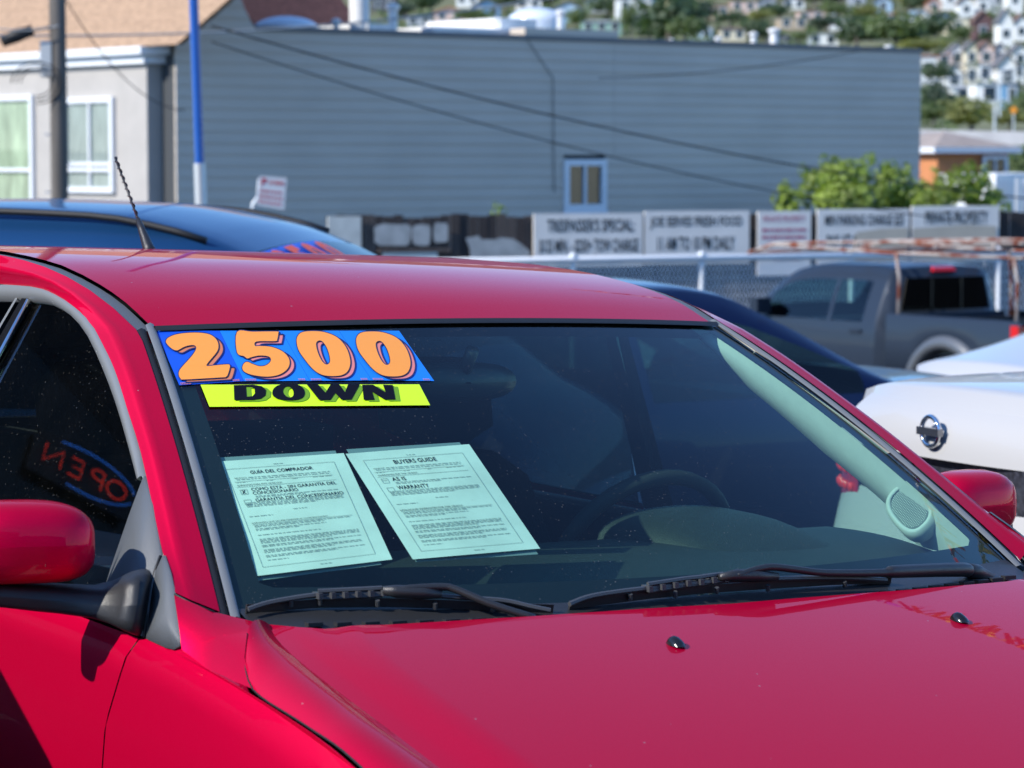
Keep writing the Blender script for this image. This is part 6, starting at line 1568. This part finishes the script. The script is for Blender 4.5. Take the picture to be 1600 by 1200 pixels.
for i, (px, y0, y1) in enumerate(((1554, 158, 205), (1562, 120, 160))):
    e = thing('lamp_post', ['thin grey street lamp post before the broad white block house', 'thin grey street lamp post before the tall white house'][i], 'lamp post', at(px, y1, 210), 0, 'street lamp posts'); m = MB(); t_ = at(px, y0, 210) - e.location; m.tube([(0, 0, -1), t_], .09, 6); m.build('shaft', M_['steel'], e); m = MB(); m.tube([t_, t_ + Vector((.8, 0, .1))], .07, 6); m.build('lamp_arm', M_['steel'], e)

# ------------------------------------------------------------------ pennant garlands over the lot (mirrored in hood, roof and glass)
PC = [pmat('pennant_%s' % n, c, .5) for n, c in (('orange', (.9, .28, .02)), ('white', (.8, .8, .8)), ('red', (.65, .02, .02)), ('green', (.03, .40, .08)), ('blue', (.02, .12, .6)), ('yellow', (.85, .62, .03)))]
def garland(label, a, b, sag):
    e = thing('pennant_garland', label, 'pennant string', a, 0, 'pennant strings over the car lot'); n = max(8, int((b-a).length/.055)); pts = [a.lerp(b, i/n) + Vector((0, 0, -sag*4*(i/n)*(1-i/n))) - a for i in range(n+1)]
    m = MB(); m.tube(pts[::6], .004, 5); m.build('cord', M_['palewire'], e, smooth=True)
    ms = {}
    for i in range(n):
        p = pts[i]; c = (i//20) % 6; mb = ms.setdefault((i//20), (MB(), c))[0]; ang = rt.uniform(0, 6.28); d = Vector((math.cos(ang), math.sin(ang), -.9))*rt.uniform(.06, .12)
        t = Vector((-math.sin(ang), math.cos(ang), 0))*.022
        mb.add([p - t, p + t, p + d + t*.6, p + d - t*.6, p + Vector((0, 0, .004)) - t, p + d + Vector((0, 0, .004))], [(0,1,2,3),(4,1,5)])
    for kx, (mb, c) in ms.items(): mb.build('tinsel', PC[c], e, recalc=False)
def hood_mirror(px, py, Y):
    hs = lambda x, y: zrg(y) + .014 + .015*(1-(x/.75)**2)
    h = carhit(px, py, lambda q: q.z - hs(q.x, q.y)); e = 1e-3
    n = Vector((-(hs(h.x+e, h.y)-hs(h.x-e, h.y))/(2*e), -(hs(h.x, h.y+e)-hs(h.x, h.y-e))/(2*e), 1)).normalized()
    d = (h - RM @ (CAMP - C0)).normalized(); r = (MFIT @ (d - n*2*d.dot(n))).normalized(); w = C0 + MFIT @ h
    return w + r*((Y - w.y)/r.y)
ga, gb_ = hood_mirror(1345, 928, 13.0), hood_mirror(1590, 1010, 11.0)
gd_ = gb_ - ga; print('garland', ga, gb_)
garland('tinsel garland of orange, white, red and green tufts, strung high behind the red car', ga - gd_*2.2, gb_ + gd_*2.0, .05)
garland('tinsel garland strung along the right of the red car', Vector((3.4, 3.0, 3.6)), Vector((3.6, 16, 3.9)), .35)

# shop to the left with a neon OPEN sign (mirrored in the side window)
gn = Vector((-1, 0, .48)).normalized()
def mirrored(px, py, plane_p, plane_n):
    h = carhit(px, py, lambda p: p.x + xs(p.z) - .018); d = (h - RM @ (CAMP - C0)).normalized(); r = d - gn*2*d.dot(gn)
    hw = C0 + MFIT @ h; rw = (MFIT @ r).normalized()
    return hw + rw*((plane_p - hw).dot(plane_n)/rw.dot(plane_n))
h_ = carhit(139, 731, lambda p: p.x + xs(p.z) - .018); d_ = (h_ - RM @ (CAMP - C0)).normalized(); r_ = (MFIT @ (d_ - gn*2*d_.dot(gn))).normalized()
SP = C0 + MFIT @ h_ + r_*11.0; SN = Vector((-r_.x, -r_.y, 0)).normalized()
def npt(s, t):                                      # sign coordinates -> the place whose mirror image falls there
    x, y = 312 - 190*s - 24*t, 992 - 110*s + 78*t
    return mirrored(x/2.667, 400 + y/2.667, SP, SN)
shp = thing('corner_shop', 'dark fronted shop left of the lot with a neon sign', 'building', Vector((SP.x, SP.y, gz(SP.y))) - SN*.25); shp.rotation_euler = (0, 0, math.atan2(SN.y, SN.x) + math.pi/2)
m = MB(); m.box((-8, 0, -.3), (8, 5, 5.6)); m.build('wall', pmat('dark_shop_wall', (.03, .03, .032), .8, var=.3, vscale=1), shp)
m = MB(); m.box((-8.1, -.15, 5.6), (8.1, 5.1, 5.9)); m.build('roof', M_['siding2'], shp)
for x in (-5.2, 0, 5.2):
    m = MB(); m.box((x-2.2, -.05, .5), (x+2.2, -.03, 4.4)); w_ = m.build('shop_window', M_['blkgloss'], shp)
    m = MB(); m.box((x-2.3, -.07, .4), (x-2.2, .0, 4.5)); m.box((x+2.2, -.07, .4), (x+2.3, .0, 4.5)); m.build('window_frame', M_['steel'], w_)
neon = thing('neon_sign', 'red neon OPEN sign in a blue oval, seen mirrored in the red car side window', 'neon sign', SP)
M_['nred'] = pmat('red_neon', (.3, .01, .01), .4, emit=(1, .05, .03), estr=1.1); M_['nblue'] = pmat('blue_neon', (.01, .05, .3), .4, emit=(.03, .22, 1), estr=1.1)
nx_ = lambda v: Vector(v) - SP
def stroke(nm, pts, mat, r=.0042): m = MB(); m.tube([npt(*p) for p in pts], r, 6); m.build(nm, mat, neon, smooth=True, xf=nx_)
stroke('letter_o', [(-.70 + .20*math.cos(a), .02 + .42*math.sin(a)) for a in [2*math.pi*k/20 for k in range(21)]], M_['nred'])
stroke('letter_p', [(-.40, .45), (-.40, -.42), (-.25, -.45), (-.15, -.32), (-.15, -.15), (-.25, .0), (-.40, .02)], M_['nred'])
stroke('letter_e', [(.30, -.42), (.05, -.42), (.05, .0), (.25, .0), (.05, .0), (.05, .45), (.30, .45)], M_['nred'])
stroke('letter_n', [(.48, .45), (.48, -.42), (.85, .45), (.85, -.42)], M_['nred'])
stroke('oval_tube', [(1.08*math.cos(a), 1.0*math.sin(a)) for a in [math.pi*(1.06 + .62*k/16) for k in range(17)]], M_['nblue'])
stroke('oval_tube', [(1.08*math.cos(a), 1.0*math.sin(a)) for a in [math.pi*(.42 + .50*k/16) for k in range(17)]], M_['nblue'])
m = MB(); bq = [npt(-1.1, -1.1), npt(1.1, -1.1), npt(1.1, 1.1), npt(-1.1, 1.1)]; m.hexa([p - SN*.05 for p in bq], [p - SN*.10 for p in bq]); m.build('backing_board', M_['blk'], neon, xf=nx_)

# the street front behind the camera (seen only as reflections)
for i, (x, w, h, col, lab) in enumerate(((-26, 16, 7.5, (.30, .24, .20), 'tan two storey shop front across the street behind the camera'), (-8, 14, 6.5, (.16, .10, .09), 'brick red shop front across the street behind the camera'), (8, 15, 8.0, (.36, .36, .34), 'pale grey shop front across the street behind the camera'), (25, 16, 6.0, (.20, .22, .20), 'green grey garage front across the street behind the camera'))):
    e = thing('shop_building', lab, 'building', Vector((x, -24, gz(-24) - .3))); e.rotation_euler = (0, 0, math.pi)
    m = MB(); m.box((-w/2+.05, 0, 0), (w/2-.05, 10, h)); m.build('wall', pmat('shop_wall_%s' % 'abcd'[i], col, .85, var=.1, vscale=1), e)
    m = MB(); m.box((-w/2, -.2, h), (w/2, 10, h+.4)); m.build('roof', M_['siding2'], e)
    for k in range(4):
        a = -w/2 + .8 + k*(w-1.6)/4
        for z0, z1 in ((.6, 2.9), (4.0, 5.4)):
            m = MB(); m.box((a+.2, -.06, z0), (a+(w-1.6)/4-.2, .02, z1)); m.build('window', M_['blkgloss'], e)
